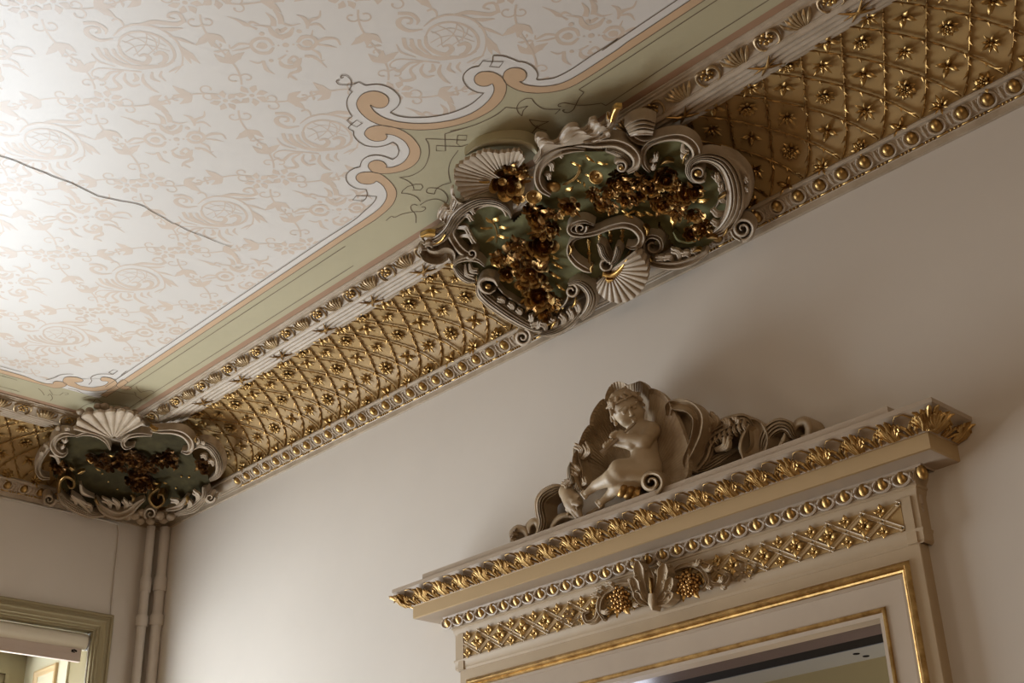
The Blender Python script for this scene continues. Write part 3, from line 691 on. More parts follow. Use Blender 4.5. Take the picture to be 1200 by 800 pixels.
# architrave: frame path around the opening (half width, top)
def frame_band(b, prof):
    """prof: (inset from the outer edge, depth d)"""
    rows = []
    for ins, d in prof:
        h = .803-ins; z = 2.500-ins
        rows.append([(PC-h, -d, 0), (PC-h, -d, z), (PC+h, -d, z), (PC+h, -d, 0)])
    b.grid(rows)
b = MB(); frame_band(b, [(0, -.01), (0, .036), (.002, .038), (.030, .038), (.033, .040)]); dpart(b, 'architrave_outer_band', M_trim)
b = MB(); frame_band(b, [(.033, .040), (.037, .046), (.043, .048), (.047, .044), (.049, .038), (.052, .040), (.056, .038), (.058, .033)]); dpart(b, 'gilt_moulding', M_gold, label='gilded moulding round the outer edge of the architrave')
b = MB(); frame_band(b, [(.058, .033), (.066, .033), (.067, .031), (.072, .030), (.120, .026)]); dpart(b, 'architrave_splay', M_trim2)
b = MB(); frame_band(b, [(.120, .026), (.122, .030), (.127, .031), (.130, .028), (.132, .024)]); dpart(b, 'gilt_moulding', M_gold, label='thin gilded bead at the inner edge of the architrave')
b = MB(); frame_band(b, [(.132, .024), (.142, .022), (.143, .0), (.143, -.02)]); dpart(b, 'inner_lining', M_trim2)
# lintel of the doorway, track slot and strip
lt = thing('door_lintel', 'glossy dark purple lintel under the top of the doorway with a black track slot', 'lintel', (PC, .2, 2.38))
RL = Vector((PC, .2, 2.38))
b = MB(); b.box((DL+.002, .012, 2.372), (DR-.002, .166, 2.392)); local(b, RL).build('soffit_board', M_lint, lt, smooth=False)
b = MB(); b.box((DL+.002, .166, 2.3735), (DR-.002, .252, 2.392)); local(b, RL).build('track_slot', M_slot, lt, smooth=False)
b = MB(); b.box((DL+.002, .252, 2.372), (DR-.002, .385, 2.392)); local(b, RL).build('track_strip', M_steel, lt, smooth=False, label='bluish satin strip with two dark holes')
for x, y in ((3.236, .297), (3.236, .342)):
    b = MB(); b.lathe([(0, -.0012), (.0085, -.0012), (.0095, 0), (.0085, .001)], (x, y, 2.3715), (0,0,1), 12); local(b, RL).build('screw_hole', M_slot, lt)
# ================================================================== LEFT WALL: window bay, casing, blind, pipes
def prof_frame(b, prof, y0, y1, z1, xs=1, z0=0.0):
    """casing round an opening in the left wall; prof: (inset, projection)"""
    rows = []
    for ins, d in prof:
        rows.append([(d, y1-ins, z0), (d, y1-ins, z1-ins), (d, y0+ins, z1-ins), (d, y0+ins, z0)])
    b.grid(rows)
b = MB()
prof_frame(b, [(0, -.01), (0, .030), (.004, .034), (.012, .034), (.016, .028), (.022, .027), (.026, .034), (.034, .036), (.040, .030), (.052, .026), (.056, .020), (.064, .018), (.066, .010), (.0735, .008), (.0735, -.182)], -2.52, -.203, 3.078)
struct(b.build('window_casing', M_olive, angle=30), 'olive moulded casing round the window bay').name = 'trim_1'
# bay recess: cream side, ceiling with coffer moulding, back wall with the window
BYR, BXB, BZC = -.285, -.60, 3.02
b = MB()
b.box((BXB-.1, BYR, 0), (-.18, BYR+.05, 3.3)); b.box((BXB-.1, -2.50, 0), (-.18, -2.45, 3.3))
struct(b.build('wall_bay', M_bay, smooth=False), 'cream side walls of the window bay')
b = MB(); b.box((BXB-.1, -2.5, BZC+.10), (-.01, BYR+.05, BZC+.15))
b.box((BXB, -2.45, BZC), (BXB+.06, BYR, BZC+.11)); b.box((-.22, -2.45, BZC-.02), (-.17, BYR, BZC+.11)); b.box((BXB, BYR-.06, BZC), (-.18, BYR, BZC+.11))
struct(b.build('bay_soffit', M_white, smooth=False), 'white ceiling of the window bay').name = 'trim_2'
b = MB()
rows = []
for ins, z in ((0, 0), (.010, .004), (.014, .018), (.026, .022), (.034, .040), (.046, .046), (.05, .07), (.062, .10)):
    x0, x1, y0, y1 = BXB+.055+ins, -.215-ins, -2.38+ins, BYR-.055-ins
    rows.append([(x0, y0, BZC+z), (x1, y0, BZC+z), (x1, y1, BZC+z), (x0, y1, BZC+z)])
b.grid(rows, close_u=True); struct(b.build('coffer', M_white, angle=30), 'stepped coffer moulding above the bay').name = 'trim_3'
# gilded panel moulding on the bay side
t = thing('wall_panel', 'small gilt framed panel on the cream side of the window bay', 'wall panel', (-.375, BYR, 2.5)); RT = Vector(t.location)
b = MB(); rows = []
for ins, d in ((0, 0), (.002, .012), (.010, .014), (.016, .008), (.026, .006), (.030, .002)):
    rows.append([(-.485+ins, BYR-d, 1.0+ins), (-.485+ins, BYR-d, 2.925-ins), (-.268-ins, BYR-d, 2.925-ins), (-.268-ins, BYR-d, 1.0+ins)])
b.grid(rows, close_u=True); local(b, RT).build('panel_moulding', M_fasc, t)
b = MB(); b.box((-.458, BYR-.002, 1.03), (-.295, BYR+.001, 2.898)); local(b, RT).build('panel_field', M_bay, t, smooth=False)
# window in the bay's back wall
WY0, WY1, WZ0, WZ1 = -2.20, -.40, .35, 2.84
b = MB(); X0_, X1_ = BXB-.12, BXB
b.box((X0_, WY1, 0), (X1_, BYR+.05, 3.2)); b.box((X0_, -2.5, 0), (X1_, WY0, 3.2)); b.box((X0_, WY0, WZ1), (X1_, WY1, 3.2)); b.box((X0_, WY0, 0), (X1_, WY1, WZ0))
struct(b.build('wall_bay_back', M_olive, smooth=False), 'olive back wall of the window bay').name = 'wall_bay.001'
b = MB()
for z1, ins, d in ((2.94, 0, .02), (2.90, .04, .032), (2.86, .07, .02)):
    b.box((BXB-.01, -2.4+ins, z1-.018), (BXB+d, -.36-ins, z1)); b.box((BXB-.01, -.36-ins-.018, .2), (BXB+d-.002, -.3605-ins, z1-.002))
struct(b.build('bay_casing', M_olive, smooth=False), 'olive casing of the inner window').name = 'trim_4'
wn = bpy.data.objects.new('window_1', None); COL.objects.link(wn); wn.location = (BXB-.06, -1.5, 1.5); struct(wn); RW = Vector(wn.location)
b = MB()
for y in (WY0, -1.53, WY1-.06): b.box((BXB-.09, y, WZ0), (BXB-.03, y+.06, WZ1))
for z in (WZ0, 1.9, WZ1-.06): b.box((BXB-.085, WY0, z), (BXB-.035, WY1, z+.06))
local(b, RW).build('window_frame', M_white, wn, smooth=False)
M_glass = bpy.data.materials.new('window_glass'); M_glass.use_nodes = True
_n = M_glass.node_tree; _n.nodes.remove(_n.nodes['Principled BSDF']); _t = _n.nodes.new('ShaderNodeBsdfTransparent'); _g = _n.nodes.new('ShaderNodeBsdfGlossy'); _mx = _n.nodes.new('ShaderNodeMixShader')
_g.inputs['Roughness'].default_value = .02; _mx.inputs[0].default_value = .06
_n.links.new(_t.outputs[0], _mx.inputs[1]); _n.links.new(_g.outputs[0], _mx.inputs[2]); _n.links.new(_mx.outputs[0], _n.nodes['Material Output'].inputs[0])
for k, (y0, y1) in enumerate(((WY0+.06, -1.53), (-1.47, WY1-.06))):
    b = MB(); b.poly([(BXB-.06, y0, WZ0+.06), (BXB-.06, y1, WZ0+.06), (BXB-.06, y1, WZ1-.06), (BXB-.06, y0, WZ1-.06)])
    local(b, RW).build('pane', M_glass, wn, smooth=False)
wn2 = bpy.data.objects.new('fill_window', None); COL.objects.link(wn2); wn2.location = (-.13, -3.75, 1.7); struct(wn2); RW2 = Vector(wn2.location)  # window made up, out of view, to carry the side fill
b = MB()
for y in (-4.4, -3.78, -3.16): b.box((-.16, y, .6), (-.10, y+.06, 2.8))
for z in (.6, 2.0, 2.74): b.box((-.155, -4.4, z), (-.105, -3.1, z+.06))
local(b, RW2).build('window_frame', M_white, wn2, smooth=False)
for y0, y1 in ((-4.34, -3.78), (-3.72, -3.16)):
    b = MB(); b.poly([(-.13, y0, .66), (-.13, y1, .66), (-.13, y1, 2.74), (-.13, y0, 2.74)]); local(b, RW2).build('pane', M_glass, wn2, smooth=False)
# roller blind
rb = thing('roller_blind', 'rolled up cream roller blind under the olive window casing', 'blind', (-.04, -1.4, 2.96)); RB = Vector(rb.location)
b = MB(); b.tube([(-.042, -2.41, 2.965), (-.042, -.285, 2.965)], .034, 24); local(b, RB).build('fabric_roll', M_blind, rb)
b = MB(); b.box((-.050, -2.40, 2.880), (-.030, -.302, 2.9345)); b.box((-.051, -2.40, 2.905), (-.0285, -.302, 2.909)); local(b, RB).build('bottom_rail', M_hem, rb, smooth=False, label='pinkish bottom rail')
b = MB(); b.tube([(-.0295, -.345, 2.922), (-.0285, -.333, 2.925), (-.0285, -.322, 2.920)], .0035, 6); b.tube([(-.0295, -.330, 2.916), (-.0285, -.345, 2.918)], .0025, 6); local(b, RB).build('rail_clip', M_slot, rb)
M_metal = mat('bracket_metal', (.55, .54, .56), .3, .9)
b = MB(); b.lathe([(0, 0), (.030, 0), (.030, .006), (.022, .007), (.020, .014), (0, .014)], (-.036, -.283, 2.960), (0,1,0), 20); b.box((-.05, -.2775, 2.94), (-.02, -.275, 3.0)); local(b, RB).build('bracket', M_metal, rb)
b = MB(); b.tube([(-.012, -.279, 2.96), (-.012, -.280, 2.6), (-.012, -.280, 1.2)], .003, 6); local(b, RB).build('pull_cord', M_white, rb)
# heating pipes in the corner
def pipe(name, x, y, r, label, ztop, zc):
    t = thing(name, label, 'pipe', (x, y, 0), 'heating pipes in the corner'); R = Vector((x, y, 0))
    b = MB(); b.tube([(x, y, 0.0), (x, y, ztop)], r, 16); local(b, R).build('tube', M_pipe, t)
    for z0, z1, rr in zc:
        b = MB(); b.tube([(x, y, z0), (x, y, z0+.006), (x, y, z1-.006), (x, y, z1)], [rr*.94, rr, rr, rr*.94], 16); local(b, R).build('coupling', M_pipe, t)
pipe('heating_pipe', .060, -.022, .023, 'front thicker of two painted heating pipes in the corner', 3.492, ((3.205, 3.265, .0295), (3.055, 3.10, .0310)))
pipe('heating_pipe', .045, -.082, .019, 'rear thinner of two painted heating pipes beside the left wall', 3.488, ((3.195, 3.255, .0245), (3.045, 3.09, .0262)))
# surface conduit running from the cornice down to the casing
b = MB()
b.tube(cr([(.005, -1.2, 3.486), (.005, -.5, 3.486), (.005, -.25, 3.484), (.005, -.218, 3.468), (.005, -.211, 3.43), (.005, -.209, 3.25), (.005, -.206, 3.085)], 6), .0042, 8)
tag(b.build('surface_cable', M_pipe), 'thin painted cable bending down the left wall to the casing corner', 'cable')
# ================================================================== CARVED RELIEF (cartouches)
_CAMN = np.array(CAM); _FN, _RN, _UN = np.array(_f), np.array(_r), np.array(_u)
class Surface:
    """ground of a cartouche: height z as a smooth function of the distance from the wall(s)"""
    def __init__(s, dist, prof):
        s.dist = dist; s.pd = np.array([p[0] for p in prof]); s.pz = np.array([p[1] for p in prof])
    def G(s, P): return P[:, 2]-np.interp(s.dist(P), s.pd, s.pz)
    def lay(s, px, h):
        """points of the relief at height h over the ground, and the ground normals"""
        px = np.asarray(px, float); h = np.broadcast_to(np.asarray(h, float), (len(px),))
        D = _FN*FPX+_RN*(px[:, :1]-600)-_UN*(px[:, 1:2]-400); D = D/np.linalg.norm(D, axis=1, keepdims=True)
        lo = np.full(len(px), 2.0); hi = np.full(len(px), 9.0)
        g0 = s.G(_CAMN+D*lo[:, None])
        for _ in range(34):
            m = (lo+hi)/2; g = s.G(_CAMN+D*m[:, None]); same = np.sign(g) == np.sign(g0)
            lo = np.where(same, m, lo); hi = np.where(same, hi, m)
        P = _CAMN+D*lo[:, None]; e = .02
        N = np.stack([s.G(P+np.array(v)*e)-s.G(P-np.array(v)*e) for v in ((1,0,0),(0,1,0),(0,0,1))], 1)
        N /= np.linalg.norm(N, axis=1, keepdims=True)
        dn = (D*N).sum(1); N = np.where(dn[:, None] > 0, -N, N); dn = -np.abs(dn)
        return P+D*(h/np.minimum(dn, -.35))[:, None], N
def px_of(fr, pts): return [(fr[0]+x/fr[2], fr[1]+y/fr[2]) for x, y in pts]
SEC = {'flute': ([-1,-.86,-.68,-.48,-.2,.1,.38,.58,.74,.88,1], [.45,.9,1,.72,.5,.5,.72,1,.88,.78,.3]),
       'round': ([-1,-.9,-.7,-.4,0,.4,.7,.9,1], [0,.44,.72,.92,1,.92,.72,.44,0]),
       'reed': ([-1,-.88,-.72,-.6,-.44,-.28,-.14,0,.14,.28,.44,.6,.72,.88,1], [.2,.7,.85,.55,.85,1,.7,.9,1.05,.7,.95,.9,.55,.6,.1]),
       'cup': ([-1,-.92,-.8,-.5,0,.5,.8,.92,1], [.8,1,.85,.35,.15,.35,.85,1,.8])}
def scroll(b, S_, fr, pts, w, h0, hh, sec='flute', n=6, skirt=.03, wob=0.0):
    """moulded band along a traced line; w = full widths in close-up px, h0 ground clearance, hh relief (m)"""
    C = cr(px_of(fr, pts), n); m = len(C); W = np.array(lerp_list(w, m))/fr[2]/2
    H0 = np.array(lerp_list(h0, m)) if hasattr(h0, '__len__') else np.full(m, h0)
    HH = np.array(lerp_list(hh, m)) if hasattr(hh, '__len__') else np.full(m, hh)
    U, V = SEC[sec]; k = len(U); px = []; hs = []
    for i in range(m):
        t = C[min(i+1, m-1)]-C[max(i-1, 0)]; t = t.normalized() if t.length > 1e-6 else Vector((1,0)); nx, ny = -t.y, t.x
        ww = W[i]*(1+wob*math.sin(i*1.9))
        for u, v in zip(U, V): px.append((C[i].x+nx*ww*u, C[i].y+ny*ww*u)); hs.append(H0[i]+HH[i]*v)
    P, N = S_.lay(px, hs); P = P.reshape(m, k, 3); N = N.reshape(m, k, 3); hs = np.array(hs).reshape(m, k)
    rows = []
    for i in range(m):
        a = P[i, 0]-N[i, 0]*min(hs[i, 0]+.03, skirt); z = P[i, -1]-N[i, -1]*min(hs[i, -1]+.03, skirt)
        rows.append([tuple(a)]+[tuple(q) for q in P[i]]+[tuple(z)])
    bb = b.grid(rows); kk = k+2
    b.face([bb+j for j in range(kk)]); b.face([bb+(m-1)*kk+j for j in range(kk)])
def lobe(b, S_, fr, p, q, w, h0, h1, bend=.25, curl_=.0):
    """one acanthus lobe from p to q, rising from h0 to h1"""
    mx, my = (p[0]+q[0])/2-(q[1]-p[1])*bend, (p[1]+q[1])/2+(q[0]-p[0])*bend
    L = math.hypot(q[0]-p[0], q[1]-p[1]) or 1; nx, ny = -(q[1]-p[1])/L, (q[0]-p[0])/L
    for o, k in ((-.34, .86), (.34, .92), (0, 1.08)):
        t = (p[0]+(q[0]-p[0])*k+nx*w*o, p[1]+(q[1]-p[1])*k+ny*w*o); m_ = (mx+nx*w*o*.7, my+ny*w*o*.7)
        scroll(b, S_, fr, [(p[0]+nx*w*o*.3, p[1]+ny*w*o*.3), m_, (t[0]*.8+m_[0]*.2, t[1]*.8+m_[1]*.2), t], [w*.34, w*.50, w*.40, w*.06], [h0, h0+(h1-h0)*.8, h1, h1+.002], [.005, .010, .008, .002], 'round', 4, .007)
def acanthus(b, S_, fr, rib, edge, h0, h1, folds, nv=12, n=6, curl_=.012):
    """leaf blade between its rib line and its lobed outer edge"""
    A, B = cr(rib, n), cr(edge, n); m = max(len(A), len(B))*2
    g = lambda L, t: L[min(int(t*(len(L)-1)), len(L)-2)].lerp(L[min(int(t*(len(L)-1)), len(L)-2)+1], t*(len(L)-1)-min(int(t*(len(L)-1)), len(L)-2))
    px, hs = [], []
    for i in range(m):
        t = i/(m-1); p, q = g(A, t), g(B, t)
        for j in range(nv+1):
            v = j/nv; x, y = p.x+(q.x-p.x)*v, p.y+(q.y-p.y)*v; px.append((fr[0]+x/fr[2], fr[1]+y/fr[2]))
            hs.append(h0+(h1-h0)*math.sin(PI*min(1, v*.8+.1))+.0045*v*math.cos(2*PI*folds*t)+.0022*math.cos(2*PI*(v*4+t*folds*.5))+curl_*max(0, v-.75)*4*(.5-.5*math.cos(2*PI*folds*t)))
    P, N = S_.lay(px, hs); P = P.reshape(m, nv+1, 3); N = N.reshape(m, nv+1, 3)
    b.grid([[tuple(P[i, 0]-N[i, 0]*.02)]+[tuple(q) for q in P[i]]+[tuple(P[i, -1]-N[i, -1]*.012)] for i in range(m)])
def shell(b, S_, fr, hinge, rim, ribs, h_in, h_out, amp, dish=0.0, nr=9, r0=.06, thick=.012):
    R = cr(rim, 12); m = len(R); px = []; hs = []
    for j in range(nr+1):
        r = r0+(1-r0)*j/nr
        for i in range(m):
            x = hinge[0]+(R[i].x-hinge[0])*r; y = hinge[1]+(R[i].y-hinge[1])*r
            c = math.cos(2*PI*ribs*i/(m-1)); sc = 1+.018*c*r
            px.append((fr[0]+(hinge[0]+(x-hinge[0])*sc)/fr[2], fr[1]+(hinge[1]+(y-hinge[1])*sc)/fr[2]))
            hs.append(h_in+(h_out-h_in)*r**1.4-dish*math.sin(PI*r)+amp*r**.8*(abs(math.cos(PI*ribs*i/(m-1)))**.7*2-1))
    P, N = S_.lay(px, hs); P = P.reshape(nr+1, m, 3); N = N.reshape(nr+1, m, 3)
    rows = [[tuple(q) for q in P[j]] for j in range(nr+1)]; rows.append([tuple(P[nr, i]-N[nr, i]*thick) for i in range(m)])
    b.grid(rows)
def knob(b, S_, fr, c, r, h, squash=.8):
    P, N = S_.lay(px_of(fr, [c, (c[0]+r, c[1])]), [h, h]); n = Vector(N[0]); rr = (Vector(P[1])-Vector(P[0])).length
    e = n.orthogonal().normalized(); g = n.cross(e); b.ellipsoid(P[0], (e*rr, g*rr, n*rr*squash), 14, 9)
def spiral_pts(c, r0, r1, a0, turns, n=18):
    return [(c[0]+(r0+(r1-r0)*i/n)*math.cos(a0+turns*2*PI*i/n), c[1]+(r0+(r1-r0)*i/n)*math.sin(a0+turns*2*PI*i/n)) for i in range(n+1)]
def inside(poly, x, y):
    c = False; j = len(poly)-1
    for i in range(len(poly)):
        xi, yi = poly[i]; xj, yj = poly[j]
        if (yi > y) != (yj > y) and x < (xj-xi)*(y-yi)/(yj-yi)+xi: c = not c
        j = i
    return c
def panel(b, S_, poly, step, h):
    xs = [p[0] for p in poly]; ys = [p[1] for p in poly]; nx = int((max(xs)-min(xs))/step)+2; ny = int((max(ys)-min(ys))/step)+2
    px = [(min(xs)+i*step, min(ys)+j*step) for j in range(ny) for i in range(nx)]
    P, N = S_.lay(px, [h+.002*math.sin(x*.21)*math.cos(y*.27) for x, y in px]); idx = {}
    for j in range(ny-1):
        for i in range(nx-1):
            if inside(poly, min(xs)+(i+.5)*step, min(ys)+(j+.5)*step):
                f = []
                for q in (j*nx+i, j*nx+i+1, (j+1)*nx+i+1, (j+1)*nx+i):
                    if q not in idx: idx[q] = b.vert(P[q])
                    f.append(idx[q])
                b.face(f)
# ---- flowers, modelled once each with unit radius, facing +Z
def rose_mesh(layers, seed, name='rose'):
    b = MB(); r_ = random.Random(seed)
    for (n, R, th0, th1, cz, wdt, flare, rot) in layers:
        for k in range(n):
            a0 = rot+2*PI*k/n+r_.uniform(-.08, .08); rows = []
            for i in range(7):
                t = i/6; th = th0+(th1-th0)*t; row = []
                for j in range(7):
                    s = (j-3)/3; edge = math.sqrt(max(0, 1-(s*.96)**2)); az = a0+s*wdt*(1-.25*t)
                    tt = th-(th1-th0)*.30*t*(1-edge)
                    rr = R*(1+flare*max(0, t-.6)*2.5)*(1+.06*math.sin(3*s+k))
                    row.append((rr*math.sin(tt)*math.cos(az), rr*math.sin(tt)*math.sin(az), cz-R*math.cos(tt)+.10*flare*t-.03*s*s))
                rows.append(row)
            b.mi = 0; b.grid(rows[:6]); b.mi = 1; b.grid(rows[5:])
    b.mi = 0; b.ellipsoid((0,0,.16), (Vector((.16,0,0)), Vector((0,.16,0)), Vector((0,0,.22))), 8, 6)
    return b.mesh(name, [M_bronze, M_gold], angle=180)
ROSES = [rose_mesh([(5, .80, .25, 1.30, .55, .72, .35, 0), (5, .56, .2, 1.55, .52, .75, .25, .6), (4, .36, .2, 1.8, .46, .9, .1, .2)], 1),
         rose_mesh([(6, .86, .2, 1.15, .50, .60, .3, .3), (5, .50, .2, 1.5, .50, .8, .3, .1), (3, .30, .2, 1.9, .48, 1.2, .05, .5)], 2),
         rose_mesh([(8, .95, .3, 1.20, .45, .42, .2, 0), (7, .62, .3, 1.25, .46, .45, .3, .2), (5, .36, .2, 1.5, .42, .7, .2, 0)], 3)]
def cup_mesh():
    b = MB(); b.lathe([(.0, -.1), (.35, -.05), (.65, .15), (.82, .5), (.95, .62), (1.0, .60), (.92, .52), (.72, .36), (.5, .2), (0, .12)], (0,0,0), (0,0,1), 18); b.ellipsoid((0,0,.2), (Vector((.25,0,0)), Vector((0,.25,0)), Vector((0,0,.22))), 8, 6)
    return b.mesh('cup_flower', M_gold, angle=60)
ROSES_D = []
for _m in ROSES:
    _m = _m.copy(); _m.materials.clear(); _m.materials.append(M_bronze2); _m.materials.append(M_bronze); ROSES_D.append(_m)
CUP = cup_mesh()
def leaf_mesh(m_, name='gilt_leaf'):
    b = MB(); rows = []
    for i in range(9):
        t = i/8; w = .36*math.sin(PI*min(1, t*.97+.03)**.8)*(1+.10*(i % 2)); z = .28*math.sin(PI*t*.8)
        rows.append([(-1+2*t, w*k, z+.10*(1-abs(k))-.10*abs(k)) for k in (-1, -.5, 0, .5, 1)])
    b.grid(rows); return b.mesh(name, m_, angle=60)
LEAF_D, LEAF_G = leaf_mesh(M_bronze, 'dark_leaf'), leaf_mesh(M_gold2)
def bloom(root, S_, fr, c, r, h, me, name, rot=None, tilt=.35):
    P, N = S_.lay(px_of(fr, [c]), [h]); n = Vector(N[0])
    v = (CAM-Vector(P[0])).normalized(); z = (n*(1-tilt)+v*tilt+Vector((rnd.uniform(-.3,.3), rnd.uniform(-.3,.3), rnd.uniform(-.3,.3)))).normalized()
    d = (Vector(P[0])-CAM).length; s = r/fr[2]*d/FPX
    x = z.orthogonal().normalized(); x = Matrix.Rotation(rnd.uniform(0, 6.28) if rot is None else rot, 3, z) @ x; y = z.cross(x)
    R = Vector(root.location); o = Vector(P[0])-R
    M = Matrix(((x.x*s, y.x*s, z.x*s, o.x), (x.y*s, y.y*s, z.y*s, o.y), (x.z*s, y.z*s, z.z*s, o.z), (0,0,0,1)))
    return obj(name, me, root, M=M)
def leaf_at(root, S_, fr, c, ang, L, h, me, name):
    """leaf lying on the relief pointing along a picture angle"""
    q = (c[0]+L*math.cos(ang), c[1]+L*math.sin(ang)); p = (c[0]-L*math.cos(ang), c[1]-L*math.sin(ang))
    P, N = S_.lay(px_of(fr, [p, q, c]), [h, h+.012, h]); x = (Vector(P[1])-Vector(P[0])); s = x.length/2; x.normalize()
    z = Vector(N[2]); z = (z-x*z.dot(x)).normalized(); y = z.cross(x); o = (Vector(P[0])+Vector(P[1]))/2-Vector(root.location)
    M = Matrix(((x.x*s, y.x*s, z.x*s, o.x), (x.y*s, y.y*s, z.y*s, o.y), (x.z*s, y.z*s, z.z*s, o.z), (0,0,0,1)))
    return obj(name, me, root, M=M)
def sprig(root, S_, fr, pts, leaves, h):
    b = MB(); C = cr(px_of(fr, pts), 5); P, N = S_.lay([(c.x, c.y) for c in C], h+.004); b.tube([tuple(p) for p in P], .0028, 6)
    o = local(b, root.location).build('sprig', M_gold, root)
    for c, a, L in leaves: leaf_at(root, S_, fr, c, a, L, h+.006, LEAF_G, 'gilt_leaf')

# ------------------------------------------------------------------ central cartouche
SC = Surface(lambda P: -P[:, 1], [(-.1, 3.43), (0, 3.475), (.06, 3.505), (.14, 3.548), (.26, 3.600), (.42, 3.648), (.56, 3.672), (.72, 3.686), (.92, 3.694), (1.3, 3.697)])
K1, K2, K3, K4, K5 = (490,160,6), (620,110,6), (700,150,6), (490,270,6), (630,240,6)
cc = thing('cartouche', 'large rococo cartouche of scrolls and roses in the middle of the long cornice', 'cartouche', (2.75, -.3, 3.6))
RCc = Vector(cc.location)
def cp(b, name, m_, label=None, angle=45): return local(b, RCc).build(name, m_, cc, angle=angle, label=label)
b = MB(); panel(b, SC, px_of((480,110,2.6667), [(110,400),(180,350),(260,340),(330,400),(385,330),(400,230),(470,180),(640,180),(720,230),(740,180),(800,140),(880,150),(930,230),(990,270),(1000,400),(930,480),(830,480),(780,400),(745,560),(620,560),(560,580),(480,640),(400,690),(330,690),(240,620),(200,560),(150,520)]), 2.5, 0.0)
cp(b, 'sage_panel', M_sage, 'sage green ground inside the scroll frame', 60)
def tips(finish, S_, m_, *ls):
    for a in ls:
        b = MB(); scroll(b, S_, *a, skirt=.012); finish(b, 'gilt_leaf_tip', m_)
def piece(name, m_, fn, label=None):
    b = MB(); fn(b); cp(b, name, m_, label)
L6 = lambda b, fr, ls, w, h0, h1, bend=.25: [lobe(b, SC, fr, p, q, w, h0, h1, bend) for p, q in ls]
def f(b):
    scroll(b, SC, K1, [(655,572),(630,510),(550,462),(440,455),(340,495),(262,560),(215,640),(165,700),(100,735),(40,722)], [14,44,58,66,74,78,74,84,80,40], .025, [.010,.022,.026,.03,.03,.03,.03,.028,.02,.01], 'reed')
    acanthus(b, SC, K1, [(420,455),(320,490),(250,550),(210,620),(180,680),(130,730)], [(430,430),(340,440),(290,462),(240,430),(225,380),(250,365),(235,440),(215,500),(180,490),(140,540),(135,575),(180,570),(175,620),(120,650),(60,670),(10,690),(20,730),(90,760)], .026, .044, 5, 10)
piece('acanthus_scroll', M_grime, f)
tips(cp, SC, M_gold2, (K1, [(120,690),(70,690),(15,705)], [34,40,14], .05, .012, 'round'), (K1, [(190,690),(160,735),(110,760)], [18,24,8], .045, .010, 'round'))
def f(b):
    scroll(b, SC, K1, [(420,478),(335,530),(262,600),(232,680),(262,750),(310,805),(372,840)], [30,60,66,56,60,62,40], .012, [.01,.022,.026,.024,.026,.026,.016], 'flute')
    scroll(b, SC, K4, spiral_pts((378,162), 42, 6, 2.6, -1.3), [26,20,14,8], .03, .018, 'round')
    L6(b, K1, [((300,560),(385,590)),((270,640),(370,690)),((290,700),(400,745)),((340,520),(400,540))], 40, .018, .03, -.25)
piece('c_scroll', M_grime, f)
piece('c_scroll', M_plas, lambda b: scroll(b, SC, K1, [(375,560),(400,522),(450,492),(520,482),(590,510),(620,560)], [16,18,18,18,16,10], .015, .012, 'round'))
def f(b):
    scroll(b, SC, K4, [(20,120),(70,180),(140,190),(200,160),(235,180),(245,230)], [60,96,104,90,60,20], .012, [.02,.035,.038,.034,.02,.01], 'cup')
    L6(b, K4, [((60,130),(0,150)),((110,120),(40,100))], 40, .03, .05)
piece('curled_leaf', M_grime, f)
piece('c_scroll', M_plas, lambda b: scroll(b, SC, K4, [(245,240),(290,212),(350,200),(420,212),(468,252)], [14,30,34,28,12], .03, .014, 'flute'))
piece('acanthus_leaf', M_grime, lambda b: [scroll(b, SC, K4, [(255,255),(300,310),(350,345),(400,360)], [40,62,60,20], .010, .024, 'reed'), L6(b, K4, [((330,240),(395,340)),((360,235),(420,300))], 36, .012, .03)])
def f(b): shell(b, SC, K1, (625,330), [(330,445),(282,380),(258,300),(262,232),(315,182),(400,135),(475,108),(560,118),(640,110),(712,108),(748,160)], 19, .022, .050, .0035, .012)
piece('shell', M_plas, f)
piece('back_ridge', M_green, lambda b: scroll(b, SC, K1, [(330,130),(430,70),(560,40),(700,40),(800,70),(850,130)], [20,50,60,60,56,30], .0, .025, 'round'))
def f(b):
    acanthus(b, SC, K2, [(50,500),(130,420),(240,372),(380,348),(480,325),(545,292),(590,240),(618,180),(640,115)],
        [(30,470),(75,400),(40,325),(60,290),(120,300),(150,345),(195,335),(240,262),(290,225),(340,228),(360,262),(405,240),(425,190),(470,180),(490,225),(530,200),(545,150),(575,150),(600,125),(640,100)], .030, .058, 6)
    acanthus(b, SC, K2, [(380,345),(440,330),(500,300)], [(400,350),(470,345),(520,318),(570,300),(560,268),(520,280)], .05, .062, 2, 6)
piece('acanthus_leaf', M_plas, f)
tips(cp, SC, M_gold2, (K2, [(575,200),(595,150),(615,110),(655,95)], [30,46,44,16], .055, .014, 'round'), (K2, [(555,180),(550,150)], [20,8], .06, .01, 'round'))
def f(b):
    scroll(b, SC, K2, [(390,395),(300,392),(205,412),(125,455),(75,520),(58,600),(85,670),(150,715)], [20,44,60,66,60,50,46,24], .02, [.012,.024,.03,.03,.03,.028,.026,.016], 'flute')
    L6(b, K2, [((120,480),(170,540)),((110,560),(150,600)),((200,430),(240,440))], 40, .02, .035, -.2)
piece('c_scroll', M_plas, f)
piece('gilt_boss', M_gold, lambda b: knob(b, SC, K2, (172,652), 52, .018, .6))
def f(b):
    scroll(b, SC, K2, [(230,385),(340,352),(470,352),(600,345),(700,385),(755,450),(748,515),(690,552)], [20,46,60,70,76,70,52,30], .018, [.012,.024,.03,.032,.034,.034,.028,.016], 'flute')
    scroll(b, SC, K2, [(540,395),(610,412),(680,448),(715,500)], [30,50,54,24], .010, .014, 'reed')
    scroll(b, SC, K2, spiral_pts((648,512), 46, 10, 3.6, 1.4), [30,24,18,10], .02, .020, 'round')
